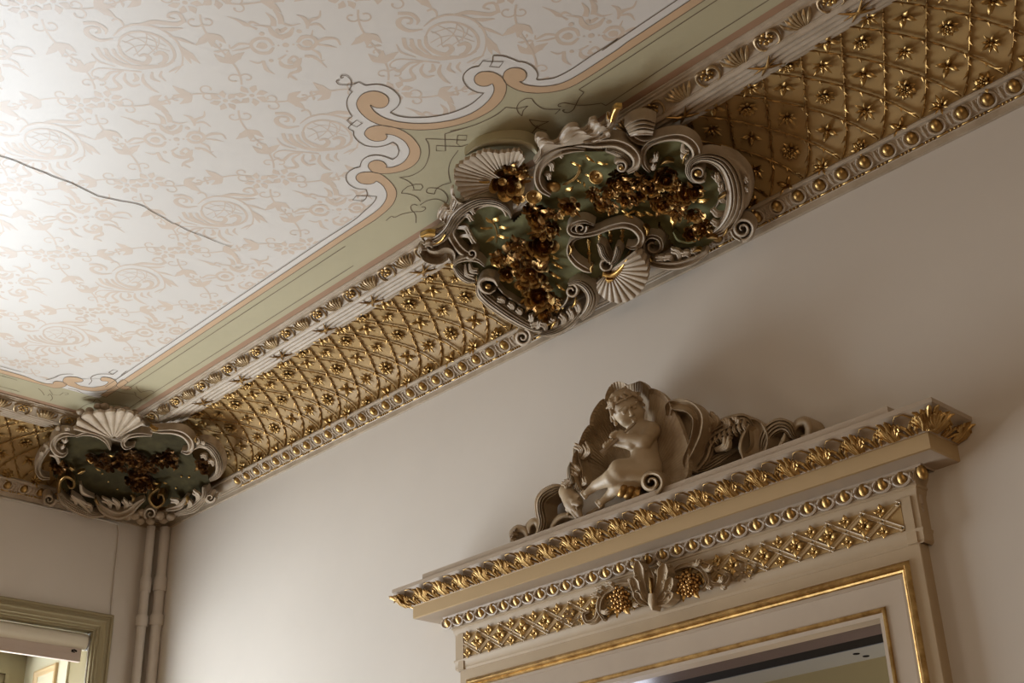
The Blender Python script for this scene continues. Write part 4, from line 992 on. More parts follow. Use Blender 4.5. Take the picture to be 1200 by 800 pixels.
piece('c_scroll', M_plas, f)
piece('gilt_boss', M_gold, lambda b: knob(b, SC, K2, (650,518), 18, .036))
def f(b):
    scroll(b, SC, K2, [(690,262),(745,235),(810,225),(880,240)], [96,128,136,110], .02, [.03,.045,.045,.03], 'reed')
    scroll(b, SC, K2, [(700,270),(740,320),(800,345),(870,330)], [40,40,36,20], .02, .02, 'cup')
piece('curled_leaf', M_plas, f)
def f(b):
    scroll(b, SC, K2, [(850,552),(808,500),(800,420),(848,352),(950,312),(1060,305),(1140,345),(1178,410),(1160,470),(1100,505)], [14,34,40,44,50,62,70,70,54,24], .015, [.01,.024,.028,.03,.032,.034,.034,.032,.026,.014], 'flute')
    L6(b, K2, [((850,480),(900,420)),((840,520),(890,500)),((1080,350),(1120,420)),((1110,400),(1090,470))], 40, .012, .022)
piece('c_scroll', M_plas, f)
tips(cp, SC, M_gold, (K3, [(440,262),(490,235),(540,240)], [10,34,8], .02, .012, 'round'), (K3, [(600,250),(612,200),(640,170)], [10,20,8], .022, .01, 'round'))
def f(b):
    scroll(b, SC, K3, [(860,185),(950,235),(1025,325),(1050,420),(1035,520),(1000,590)], [30,70,90,86,70,30], .005, .026, 'round')
    scroll(b, SC, K3, [(755,345),(718,372),(668,362),(640,305),(662,245),(725,212),(805,212),(885,250),(940,330),(968,430),(970,530),(945,620),(890,700),(820,748)], [18,26,36,46,52,60,84,110,128,136,136,124,100,50], .022, [.012,.02,.026,.03,.032,.034,.036,.04,.042,.042,.042,.038,.03,.018], 'reed')
    scroll(b, SC, K3, spiral_pts((712,318), 64, 22, .9, 1.1), [26,24,20,14], .028, .024, 'round')
    L6(b, K3, [((890,380),(830,330)),((900,450),(860,400)),((910,520),(865,480)),((900,600),(800,580)),((880,660),(800,660)),((1000,350),(1060,380)),((1020,450),(1060,430)),((980,600),(1010,580))], 44, .02, .045, -.2)
piece('acanthus_scroll', M_plas, f)
piece('gilt_boss', M_gold, lambda b: knob(b, SC, K3, (708,318), 28, .045))
tips(cp, SC, M_gold, (K3, [(850,500),(885,480),(905,462)], [14,30,10], .055, .012, 'round'), (K3, [(880,765),(905,730),(915,700)], [10,22,8], .05, .01, 'round'), (K3, [(770,775),(810,768),(845,775)], [10,26,10], .05, .01, 'round'))
piece('panel_rim', M_plas, lambda b: scroll(b, SC, K3, [(800,335),(850,390),(865,460),(845,540),(800,590)], [10,14,14,14,8], .012, .012, 'round'))
piece('panel_rim', M_sage, lambda b: scroll(b, SC, K5, [(955,190),(985,240),(1040,265),(1100,255),(1140,225)], [12,24,30,26,12], .02, .014, 'round'))
def f(b):
    scroll(b, SC, K5, [(1190,330),(1095,388),(985,425),(870,425),(790,402),(745,345),(742,265),(790,222),(855,240),(872,300),(838,340)], [40,60,62,56,44,34,32,34,34,30,16], .015, [.02,.03,.034,.032,.028,.024,.024,.026,.026,.022,.012], 'flute')
    scroll(b, SC, K5, spiral_pts((812,290), 62, 20, -.6, .9), [26,22,16], .012, .016, 'round')
    L6(b, K5, [((1000,400),(940,310)),((960,410),(880,370)),((1080,380),(1010,340)),((1120,350),(1080,320)),((900,420),(830,370))], 44, .02, .045)
piece('acanthus_scroll', M_plas, f)
tips(cp, SC, M_gold2, (K5, [(765,215),(770,180),(745,148)], [20,36,14], .04, .012, 'round'), (K5, [(800,400),(790,375)], [22,8], .05, .01, 'round'), (K5, [(1090,330),(1130,318),(1150,322)], [10,24,8], .05, .01, 'round'))
def f(b): 
    scroll(b, SC, K3, [(960,600),(945,680),(962,750),(1010,785)], [30,36,34,30], .015, .02, 'flute'); scroll(b, SC, K3, spiral_pts((1022,708), 84, 12, 1.6, -1.9, 30), [36,32,28,22,14], .02, .026, 'round')
piece('snail_scroll', M_plas, f)
def f(b):
    scroll(b, SC, K5, [(400,142),(325,116),(248,135),(222,175),(252,208),(335,212),(420,192),(500,160),(600,140),(680,162),(728,222),(718,280),(665,302),(620,290)], [14,30,38,38,36,34,38,44,50,56,54,44,30,12], .03, [.01,.02,.024,.024,.024,.024,.024,.026,.028,.028,.028,.024,.02,.01], 'flute')
    scroll(b, SC, K5, spiral_pts((302,165), 46, 10, -.3, 1.3), [24,18,12], .036, .016, 'round')
    scroll(b, SC, K5, [(330,225),(265,240),(225,290),(228,355),(272,412),(330,450),(380,470)], [14,26,36,40,46,46,20], .028, [.01,.02,.024,.026,.026,.026,.012], 'flute')
piece('inner_frame', M_plas, f)
tips(cp, SC, M_gold, (K5, [(215,360),(238,320),(225,285)], [10,26,8], .055, .01, 'round'), (K5, [(378,475),(375,445),(390,418)], [14,24,8], .055, .01, 'round'))
for (x0, y0, x1, y1) in ((358,238,366,440), (437,188,438,242), (510,168,512,262), (598,168,590,272)):
    b = MB(); P, N = SC.lay(px_of(K5, [(x0,y0), ((x0+x1)/2,(y0+y1)/2), (x1,y1)]), .016); b.tube([tuple(p) for p in P], .0042, 7)
    for t in (.1, .5, .9):
        q = Vector(P[0])*(1-t)+Vector(P[2])*t; b.ellipsoid(q, (Vector((.0075,0,0)), Vector((0,.0075,0)), Vector((0,0,.0055))), 8, 5)
    cp(b, 'trellis_bar', M_gold)
def f(b):
    shell(b, SC, K5, (505,465), [(415,548),(420,605),(470,658),(540,688),(625,682),(695,640),(745,580),(772,510),(768,440),(735,375),(680,325)], 15, .055, .070, .0042, -.012, thick=.03)
piece('shell', M_plas, f)
piece('shell_rib_gilding', M_gold2, lambda b: [scroll(b, SC, K5, [(455,495),(520,500),(585,450),(640,360)], [30,44,40,16], .062, .012, 'round'), scroll(b, SC, K5, [(480,520),(500,535),(530,528)], [16,36,14], .066, .01, 'round')], 'gilded crescent at the hinge of the shell')
def f(b):
    scroll(b, SC, K5, [(425,272),(450,300),(468,350),(505,400)], [24,60,64,40], .04, .03, 'reed'); scroll(b, SC, K5, [(560,290),(565,330),(548,380),(520,420)], [24,64,60,30], .04, .03, 'reed')
    scroll(b, SC, K5, spiral_pts((482,420), 44, 30, 0, 1.0), [20,20,20], .05, .016, 'round')
piece('plume', M_grime, f)
def f(b):
    scroll(b, SC, K5, [(215,560),(285,545),(350,585),(382,655),(360,735),(300,800)], [24,56,74,84,80,40], .02, [.014,.028,.034,.036,.034,.02], 'reed')
    scroll(b, SC, K5, spiral_pts((238,605), 48, 12, -1.2, 1.2), [26,22,14], .02, .02, 'round')
piece('acanthus_scroll', M_plas, f)
def f(b):
    scroll(b, SC, K4, [(860,735),(960,712),(1060,655),(1130,580)], [30,66,84,60], .012, .03, 'reed')
    L6(b, K4, [((960,700),(930,620)),((1010,680),(1000,590)),((1050,650),(1060,550)),((1090,610),(1110,500)),((900,710),(860,650)),((860,700),(790,660))], 46, .02, .045)
piece('acanthus_leaf', M_grime, f)
tips(cp, SC, M_gold2, (K4, [(935,690),(950,660),(968,640)], [12,26,8], .055, .012, 'round'), (K4, [(1080,540),(1100,515),(1105,480)], [12,26,8], .05, .012, 'round'))
def f(b):
    scroll(b, SC, K4, [(540,420),(500,440),(452,420),(432,370),(468,338),(530,345),(560,390)], [12,20,28,34,36,34,14], .04, .022, 'round')
    scroll(b, SC, K4, [(430,380),(448,440),(500,492),(570,545),(650,600),(730,648),(810,688),(890,708)], [50,84,92,92,88,80,64,36], .015, [.02,.034,.038,.038,.036,.034,.028,.016], 'reed')
    L6(b, K4, [((600,540),(560,480)),((650,580),(640,510)),((700,610),(700,550)),((760,650),(800,590)),((800,680),(860,640))], 42, .025, .045)
piece('acanthus_scroll', M_grime, f)
piece('gilt_boss', M_gold, lambda b: knob(b, SC, K4, (492,392), 24, .05))
piece('panel_rim', M_plas, lambda b: scroll(b, SC, K4, [(560,395),(610,450),(680,495),(760,545),(840,558)], [10,16,18,18,10], .02, .014, 'round'))
piece('panel_rim', M_plas, lambda b: scroll(b, SC, K4, [(960,560),(1020,530),(1052,480),(1056,440)], [10,18,18,8], .02, .014, 'round'))
def f(b): scroll(b, SC, K4, spiral_pts((735,750), 62, 10, -1.3, 1.7, 26), [34,30,24,14], .012, .026, 'round')
piece('snail_scroll', M_plas, f)
# roses, cup flowers, leaves and gilt sprigs
ROSE_AT = [(K1,625,315,95,.06),(K1,640,218,36,.05),(K1,722,235,42,.05),(K1,700,425,38,.05),(K1,835,545,62,.04),(K1,880,655,66,.045),(K1,790,505,40,.03),(K1,1065,490,60,.04),(K1,965,545,46,.04),
 (K1,845,610,50,.05),(K1,940,640,48,.04),(K4,708,102,54,.045),(K4,870,92,84,.05),(K4,790,140,50,.045),(K4,610,180,64,.045),(K4,630,300,48,.045),(K4,700,225,52,.04),(K4,800,290,90,.06),(K4,742,372,50,.05),(K4,852,452,88,.06),(K4,952,512,54,.05),(K4,900,592,52,.055),(K4,560,200,44,.04),
 (K2,620,602,62,.045),(K2,572,672,56,.045),(K2,692,640,52,.04),(K2,452,702,40,.035),(K2,530,765,50,.04),(K2,682,742,52,.04),(K2,780,602,44,.035),(K2,862,652,54,.045),(K2,960,592,68,.05),(K2,905,722,56,.045),(K2,790,700,40,.035),
 (K3,480,352,66,.05),(K3,400,425,50,.045),(K3,540,392,44,.045),(K3,622,462,64,.05),(K3,560,482,54,.05),(K3,682,442,48,.045),(K3,462,532,62,.05),(K3,560,592,54,.05),(K3,690,602,52,.045),(K3,660,742,46,.04),(K3,745,702,54,.04),(K3,345,350,42,.035),(K3,100,555,42,.035),(K3,30,545,42,.035),(K3,275,490,34,.03)]
for i, (fr, x, y, r, h) in enumerate(ROSE_AT): bloom(cc, SC, fr, (x, y), r*1.32, h*.6, ROSES[i % 3], 'rose')
for fr, x, y, r, h in ((K1,815,405,58,.03),(K2,480,575,52,.02),(K1,590,310,30,.075)): bloom(cc, SC, fr, (x, y), r, h, CUP, 'cup_flower', tilt=.6)
for fr, x, y, r, h in ROSE_AT:
    for _ in range(2):
        a = rnd.uniform(0, 6.28); leaf_at(cc, SC, fr, (x+r*1.05*math.cos(a), y+r*1.05*math.sin(a)), a, r*.75, .026, LEAF_D, 'dark_leaf')
for fr, x, y, a, L in ((K1,470,315,3.3,45),(K1,590,395,2,35),(K1,780,275,.3,32),(K1,1065,365,-.6,36),(K4,560,245,.2,46),(K4,960,310,.5,50),(K4,1000,395,.6,42),(K4,990,245,.6,36),(K4,760,440,2.6,40),(K4,730,500,2.5,36),(K4,960,185,.3,36),(K2,330,490,.3,42),(K2,430,455,.6,42),(K2,515,485,.1,42),(K3,745,508,-.3,52),(K3,540,640,1.7,60),(K3,590,600,.9,40),(K3,195,585,.5,40),(K3,360,598,.3,40),(K3,295,595,.2,32),(K3,240,590,2.8,32),(K3,310,505,.4,34),(K5,120,370,.2,34),(K5,130,418,.5,36),(K5,640,75,.3,40),(K5,720,70,0,36),(K5,790,65,.2,34)):
    leaf_at(cc, SC, fr, (x, y), a, L, .014, LEAF_G, 'gilt_leaf')
sprig(cc, SC, K1, [(550,745),(555,690),(545,640),(520,595)], [((500,585),-2.4,34),((548,578),-.8,30),((480,640),3.2,42),((605,635),-.1,36),((600,702),.1,42),((505,722),2.6,38)], .006)
sprig(cc, SC, K2, [(240,640),(320,590),(350,540),(345,505)], [((350,610),.6,24),((390,640),1.2,22),((420,570),.1,28)], .006)
sprig(cc, SC, K1, [(1040,340),(1110,290),(1140,240),(1130,200)], [((1170,335),1.2,20)], .006)

# ------------------------------------------------------------------ corner cartouche
def cdist(P):
    k = .10; return -k*np.log(np.exp(-np.clip(P[:, 0], -1, 6)/k)+np.exp(np.clip(P[:, 1], -6, 1)/k))
SN = Surface(cdist, [(-.3, 3.36), (-.1, 3.43), (0, 3.475), (.06, 3.505), (.14, 3.548), (.26, 3.600), (.42, 3.648), (.56, 3.672), (.72, 3.686), (.92, 3.694), (1.3, 3.697)])
M6, M7, M8 = (0,460,8.571), (130,470,8.571), (50,530,6)
kc = thing('cartouche', 'smaller rococo cartouche in the corner above the heating pipes', 'cartouche', (.35, -.35, 3.6))
RKc = Vector(kc.location)
def kp(name, m_, fn, label=None, angle=45):
    b = MB(); fn(b); local(b, RKc).build(name, m_, kc, angle=angle, label=label)
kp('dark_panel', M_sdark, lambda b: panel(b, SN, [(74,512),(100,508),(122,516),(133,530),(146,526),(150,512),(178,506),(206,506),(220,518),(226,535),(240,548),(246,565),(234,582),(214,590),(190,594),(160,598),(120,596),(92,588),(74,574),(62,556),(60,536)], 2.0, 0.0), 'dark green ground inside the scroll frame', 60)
K6 = lambda b, fr, ls, w, h0, h1, bend=.25: [lobe(b, SN, fr, p, q, w, h0, h1, bend) for p, q in ls]
kp('shell', M_plas, lambda b: shell(b, SN, M6, (1140,470), [(745,372),(775,300),(830,235),(950,205),(1060,195),(1160,190),(1250,190),(1330,215),(1400,260),(1440,320)], 8, .03, .055, .010, -.01, nr=10, r0=.10))
def f(b):
    for x, y, r in ((810,190,44),(900,175,42),(985,140,46),(1050,140,50),(1110,165,44),(1185,165,46),(1270,170,44),(1350,200,42)): knob(b, SN, M6, (x, y), r, .012, .7)
kp('shell_crest', M_grime, f)
def f(b):
    scroll(b, SN, M6, [(1108,575),(1066,490),(975,428),(860,410),(760,440)], [16,40,52,48,24], .02, [.01,.024,.028,.026,.012], 'flute')
    scroll(b, SN, M6, [(760,430),(650,418),(565,455),(532,530),(565,600),(630,628),(675,600)], [24,56,66,66,62,50,26], .018, [.012,.026,.03,.03,.03,.026,.014], 'flute')
    K6(b, M6, [((620,470),(680,480)),((590,530),(650,540)),((600,380),(560,360)),((700,400),(650,360))], 40, .015, .035)
kp('c_scroll', M_plas, f)
def f(b):
    scroll(b, SN, M7, [(235,450),(150,470),(122,415),(175,355),(290,335),(410,345)], [14,38,48,48,44,20], .02, [.01,.024,.028,.028,.026,.012], 'flute')
    scroll(b, SN, M7, [(400,300),(500,305),(620,305),(725,335),(795,405),(805,475),(765,515),(705,500)], [20,44,56,66,70,62,50,26], .018, [.012,.024,.028,.03,.03,.03,.026,.014], 'flute')
kp('c_scroll', M_plas, f)
def f(b):
    scroll(b, SN, M7, [(820,480),(890,435),(985,455),(1060,540),(1092,640),(1072,735),(990,795)], [36,70,92,96,88,72,34], .01, [.016,.03,.034,.036,.034,.03,.016], 'reed')
    K6(b, M7, [((860,450),(850,360)),((900,440),(930,400)),((960,590),(900,545)),((1030,650),(980,600))], 44, .02, .045)
kp('acanthus_scroll', M_grime, f)
def f(b):
    scroll(b, SN, M6, [(510,545),(440,615),(395,690),(380,780),(420,850),(500,860)], [30,60,64,60,50,24], .012, [.014,.026,.028,.028,.026,.012], 'flute')
    scroll(b, SN, M6, [(500,625),(560,640),(590,690),(585,720)], [20,40,40,16], .02, .02, 'round')
    K6(b, M6, [((470,580),(440,520)),((430,640),(400,600))], 36, .02, .04)
kp('acanthus_scroll', M_grime, f)
kp('gilt_scroll', M_gold, lambda b: scroll(b, SN, M8, [(178,228),(196,250),(220,240),(216,198),(166,172),(122,205),(114,285)], [12,16,20,24,26,22], .03, .02, 'round'))
kp('gilt_scroll', M_gold, lambda b: scroll(b, SN, M8, [(812,326),(816,296),(846,302),(850,350),(802,384),(760,352),(756,300),(815,252)], [10,14,18,22,24,20], .03, .02, 'round'))
def f(b):
    scroll(b, SN, M8, [(115,285),(155,345),(245,402),(350,440),(460,432)], [34,62,66,56,20], .012, [.016,.028,.03,.026,.012], 'reed')
    scroll(b, SN, M8, [(265,225),(285,285),(365,318)], [16,34,12], .02, .02, 'round'); scroll(b, SN, M8, [(205,300),(265,350),(335,425)], [14,36,16], .03, .02, 'round')
    K6(b, M8, [((230,390),(200,310)),((290,420),(250,330)),((340,430),(300,360))], 32, .02, .04)
kp('acanthus_leaf', M_plas, f)
def f(b):
    scroll(b, SN, M8, [(372,330),(425,402),(520,444),(605,420),(665,365),(715,330)], [26,56,60,52,44,20], .016, [.014,.028,.03,.028,.024,.012], 'flute')
    K6(b, M8, [((470,420),(420,320)),((520,430),(490,330)),((570,420),(570,330)),((610,400),(610,350))], 40, .015, .03)
kp('acanthus_leaf', M_plas, f)
def f(b):
    scroll(b, SN, M8, [(1135,245),(1130,320),(1050,395),(930,435)], [30,60,66,24], .012, [.016,.03,.03,.014], 'reed')
    scroll(b, SN, M8, [(1010,320),(960,380),(870,405)], [24,46,18], .02, .024, 'flute')
    K6(b, M8, [((1080,360),(1060,270)),((1020,400),(1020,330)),((960,400),(900,330))], 36, .02, .04)
kp('acanthus_leaf', M_plas, f)
tips(lambda b, n_, m_: local(b, RKc).build(n_, m_, kc), SN, M_gold, (M8, [(630,345),(640,320),(620,300)], [12,26,8], .04, .012, 'round'), (M8, [(395,370),(378,345),(375,325)], [10,22,8], .05, .012, 'round'), (M8, [(1000,370),(1015,340),(1005,315)], [10,22,8], .05, .012, 'round'), (M8, [(210,130),(195,108),(225,125)], [12,26,8], .03, .012, 'round'), (M7, [(860,420),(845,385),(860,350)], [12,30,8], .05, .012, 'round'), (M7, [(390,255),(430,290),(470,295)], [10,30,8], .05, .012, 'round'), (M8, [(300,130),(270,140),(245,150)], [10,28,10], .03, .01, 'round'))
def f(b):
    for x, y, r in ((600,450,36),(650,440,40),(700,415,34),(750,430,42),(690,480,32),(760,480,34),(820,440,38),(900,450,30),(850,475,30),(550,455,26)): knob(b, SN, M8, (x, y), r, .0, .8)
    scroll(b, SN, M8, spiral_pts((760,430), 46, 10, 2, 1.4), [20,16,10], .02, .018, 'round')
kp('carved_pendant', M_grime, f)
kp('snail_scroll', M_plas, lambda b: [knob(b, SN, M8, (1180,312), 40, .01, .9), scroll(b, SN, M8, spiral_pts((1178,318), 34, 6, 0, 1.3), [14,12,8], .05, .01, 'round')])
kp('snail_scroll', M_grime, lambda b: scroll(b, SN, M8, spiral_pts((45,330), 46, 6, 0, 1.6), [26,22,14], .012, .024, 'round'))
KR = [(350,30,34),(405,70,36),(470,95,38),(520,60,36),(560,25,36),(610,10,36),(640,55,40),(690,30,34),(700,105,38),(650,140,36),(625,190,38),(690,195,42),(745,170,36),(705,250,36),(770,225,32),(740,70,36),(800,45,34),(850,70,36),(905,50,34),(880,15,34),(120,110,38),(90,80,30),(1120,85,40),(1150,55,34),(1140,120,32),(655,250,30),(560,110,30),(780,110,30),(930,90,26),(440,30,28)]
for i, (x, y, r) in enumerate(KR): bloom(kc, SN, M8, (x, y), r*1.30, .018, ROSES_D[i % 3], 'rose')
for i, (x, y, r) in enumerate(KR[::2]):
    a = rnd.uniform(0, 6.28); leaf_at(kc, SN, M8, (x+r*math.cos(a), y+r*math.sin(a)), a, r*.7, .02, LEAF_D, 'dark_leaf')
for x, y, a, L in ((330,60,.8,30),(715,85,.6,34),(605,215,.3,24),(800,215,0,26),(860,210,.2,20),(390,120,.4,20),(480,20,0,26)): leaf_at(kc, SN, M8, (x, y), a, L, .016, LEAF_G, 'gilt_leaf')
for x, y in ((462,206),(525,258),(975,168),(1030,172),(938,250),(420,150)):
    b = MB(); knob(b, SN, M8, (x, y), 7, .004); local(b, RKc).build('gilt_stud', M_gold2, kc)
# ================================================================== CREST over the doorway
class WallSurface(Surface):
    def __init__(s, y): s.y = y
    def G(s, P): return P[:, 1]-s.y
    def lay(s, px, h):
        px = np.asarray(px, float); h = np.broadcast_to(np.asarray(h, float), (len(px),))
        D = _FN*FPX+_RN*(px[:, :1]-600)-_UN*(px[:, 1:2]-400)
        P = _CAMN+D*((s.y-h-_CAMN[1])/D[:, 1])[:, None]
        return P, np.tile(np.array([[0., -1, 0]]), (len(px), 1))
# ---- smooth-union modelling of bodies as one continuous skin
class Clay:
    def __init__(s, lo, hi, step):
        s.lo = np.array(lo); s.st = step; s.n = np.ceil((np.array(hi)-s.lo)/step).astype(int)+1
        s.F = np.full(s.n, 1.0, np.float32)
    def _sub(s, lo, hi):
        a = np.clip(np.floor((lo-s.lo)/s.st).astype(int), 0, s.n); b = np.clip(np.ceil((hi-s.lo)/s.st).astype(int)+1, 0, s.n)
        sl = tuple(slice(a[i], b[i]) for i in range(3))
        g = np.stack(np.meshgrid(*[s.lo[i]+s.st*np.arange(a[i], b[i]) for i in range(3)], indexing='ij'), -1)
        return sl, g
    def _blend(s, sl, d, k, cut):
        f = s.F[sl]
        if cut:
            d = -d; h = np.clip(.5-.5*(f-d)/k, 0, 1); s.F[sl] = f*(1-h)+d*h+k*h*(1-h)
        else:
            h = np.clip(.5+.5*(f-d)/k, 0, 1); s.F[sl] = f*(1-h)+d*h-k*h*(1-h)
    def cap(s, p, q, r0, r1, k=.012, cut=False):
        p, q = np.array(p), np.array(q); m = max(r0, r1)+k*2+s.st*2
        sl, g = s._sub(np.minimum(p, q)-m, np.maximum(p, q)+m)
        if g.size == 0: return
        v = q-p; L = max(v@v, 1e-12); t = np.clip(((g-p)@v)/L, 0, 1)
        s._blend(sl, np.linalg.norm(g-p-t[..., None]*v, axis=-1)-(r0+(r1-r0)*t), k, cut)
    def ell(s, c, axes, k=.012, cut=False):
        """axes: three vectors = semi axes"""
        c = np.array(c); A = [np.array(a) for a in axes]; R = [np.linalg.norm(a) for a in A]; m = max(R)+k*2+s.st*2
        sl, g = s._sub(c-m, c+m)
        if g.size == 0: return
        q = np.stack([(g-c)@(a/r/r) for a, r in zip(A, R)], -1); n = np.linalg.norm(q, axis=-1)
        s._blend(sl, (n-1)*min(R)*np.clip(1, .5, 1), k, cut)
    def mesh(s):
        F = s.F; ins = F < 0
        c = [F[i:F.shape[0]-1+i, j:F.shape[1]-1+j, k:F.shape[2]-1+k] for i in (0,1) for j in (0,1) for k in (0,1)]
        C8 = [(i, j, k) for i in (0,1) for j in (0,1) for k in (0,1)]
        sg = np.stack([x < 0 for x in c]); act = sg.any(0) & ~sg.all(0)
        acc = np.zeros(act.shape+(3,)); cnt = np.zeros(act.shape)
        for a in range(8):
            for d in range(3):
                if C8[a][d]: continue
                o = list(C8[a]); o[d] = 1; b_ = C8.index(tuple(o)); x = sg[a] != sg[b_]
                with np.errstate(divide='ignore', invalid='ignore'): t = np.where(x, c[a]/(c[a]-c[b_]), 0)
                p = np.zeros(act.shape+(3,)); 
                for e in range(3): p[..., e] = C8[a][e]
                p[..., d] += t; acc += np.where(x[..., None], p, 0); cnt += x
        ids = -np.ones(act.shape, int); w = np.argwhere(act); ids[act] = np.arange(len(w))
        V = s.lo+(w+acc[act]/cnt[act][:, None])*s.st; quads = []
        for d in range(3):
            e = [1, 1, 1]; e[d] = 0; A = [slice(1, None), slice(1, None), slice(1, None)]
            a = np.take(ins, range(0, F.shape[d]-1), d); b_ = np.take(ins, range(1, F.shape[d]), d); x = a != b_
            u, v = [q for q in range(3) if q != d]
            pts = np.argwhere(x); pts = pts[(pts[:, u] > 0) & (pts[:, v] > 0) & (pts[:, u] < F.shape[u]-1) & (pts[:, v] < F.shape[v]-1)]
            q = []
            for du, dv in ((1,1),(0,1),(0,0),(1,0)):
                r = pts.copy(); r[:, u] -= du; r[:, v] -= dv; q.append(ids[r[:, 0], r[:, 1], r[:, 2]])
            q = np.stack(q, 1); nv = np.cross(V[q[:, 2]]-V[q[:, 0]], V[q[:, 3]]-V[q[:, 1]]); sgn = np.where(a[pts[:, 0], pts[:, 1], pts[:, 2]], 1, -1)
            fl = nv[:, d]*sgn < 0; q[fl] = q[fl][:, ::-1]; quads.append(q)
        m = MB(); m.v = [tuple(x) for x in V]; Q = np.concatenate(quads); Q = Q[(Q >= 0).all(1)]
        m.f = [tuple(int(i) for i in x) for x in Q]; m.m = [0]*len(m.f)
        # two rounds of smoothing
        Vn = np.array(m.v)
        for _ in range(2):
            s_ = np.zeros_like(Vn); n_ = np.zeros(len(Vn))
            for i in range(4):
                np.add.at(s_, Q[:, i], Vn[Q[:, (i+1) % 4]]+Vn[Q[:, i-1]]); np.add.at(n_, Q[:, i], 2)
            Vn = Vn*.5+.5*s_/np.maximum(n_, 1)[:, None]
        m.v = [tuple(x) for x in Vn]
        return m
cr_t = thing('crest_sculpture', 'carved putto playing a pipe before a shell on top of the door surround', 'sculpture', (2.85, -.1, 2.78))
RCr = Vector(cr_t.location)
def sp(b, name, m_, parent=None, angle=60, label=None): return local(b, RCr).build(name, m_, parent or cr_t, angle=angle, label=label)
Q3, Q4, Q5 = (640,430,4.4444), (780,450,5.7167), (590,540,8)
W0 = WallSurface(-.034)
# shell behind the figure: dished fan with fine ribs and a scalloped rim
def wall_fan(b, fr, hinge, rim, lobes, fine, dep, scal, thick=.016, nr=14):
    R = cr(rim, 14); m = len(R); rows = []
    for j in range(nr+1):
        r = .05+.95*j/nr; px = []; hs = []
        for i in range(m):
            u = i/(m-1); lb = abs(math.sin(PI*lobes*u))
            k = r*(1+scal*(lb**.6-.6)*r); px.append((fr[0]+(hinge[0]+(R[i].x-hinge[0])*k)/fr[2], fr[1]+(hinge[1]+(R[i].y-hinge[1])*k)/fr[2]))
            hs.append(dep(r, u)+.010*r*(lb**.7)+.0016*r*math.sin(2*PI*fine*u))
        P, N = W0.lay(px, hs); rows.append([tuple(q) for q in P])
    rows.append([(q[0], q[1]+thick, q[2]) for q in rows[-1]]); b.grid(rows)
b = MB(); wall_fan(b, Q3, (470,630), [(170,640),(150,560),(142,455),(180,385),(205,330),(228,270),(262,215),(300,150),(345,100),(400,80),(455,92),(500,84),(560,112),(620,165),(660,215)], 6, 52, lambda r, u: .095-.085*math.sin(PI*min(1, r*.92))+.030*max(0, r-.8)*5, .06)
sp(b, 'shell', M_stone)
b = MB(); wall_fan(b, Q3, (500,640), [(540,120),(600,165),(650,215),(700,300),(735,400),(740,480),(735,560),(700,620)], 2, 30, lambda r, u: .085-.035*math.sin(PI*min(1, r))+.02*u, .02)
sp(b, 'shell_mantle', M_stone)
def wpiece(name, fn, m_=M_stone, **k):
    b = MB(); fn(b); return sp(b, name, m_, **k)
LB = lambda b, fr, ls, w, h0, h1, bend=.25: [lobe(b, W0, fr, p, q, w, h0, h1, bend) for p, q in ls]
def f(b):
    scroll(b, W0, Q3, [(635,250),(640,205),(690,192),(750,212),(788,262),(782,345),(752,425),(724,490),(735,535)], [22,46,60,62,56,50,40,30,16], .09, [.012,.026,.034,.036,.034,.03,.024,.02,.01], 'cup', skirt=.04)
    scroll(b, W0, Q3, [(660,225),(715,250),(735,320),(720,400)], [30,60,60,24], .05, .012, 'round')
wpiece('rolled_shell_edge', f)
def f(b):
    scroll(b, W0, Q3, [(165,640),(180,560),(160,480),(150,420)], [40,44,40,24], .08, .018, 'reed'); LB(b, Q3, [((160,590),(125,500)),((150,600),(130,540)),((175,470),(150,400)),((185,480),(205,390))], 36, .085, .105)
wpiece('acanthus_leaf', f)
# volute seat and ringed foot under the figure
def f(b):
    scroll(b, W0, Q3, spiral_pts((548,600), 62, 12, 1.2, -1.7, 30), [34,34,32,28,22,16], .10, .05, 'round', skirt=.06)
    scroll(b, W0, Q3, [(470,600),(462,640),(480,680),(560,665),(660,625),(720,590)], [30,40,44,40,30,18], .08, .03, 'flute', skirt=.05)
wpiece('volute_seat', f)
def f(b):
    o = on_wall(640+435/4.444, 430+650/4.444, -.15); a = (_r*.93-_u*.36).normalized()
    b.lathe([(0,-.030), (.020,-.030), (.024,-.026), (.024,-.016), (.019,-.012), (.023,-.006), (.023,.004), (.019,.008), (.024,.014), (.024,.024), (0,.026)], o, a, 18)
wpiece('ringed_foot', f, M_antq)
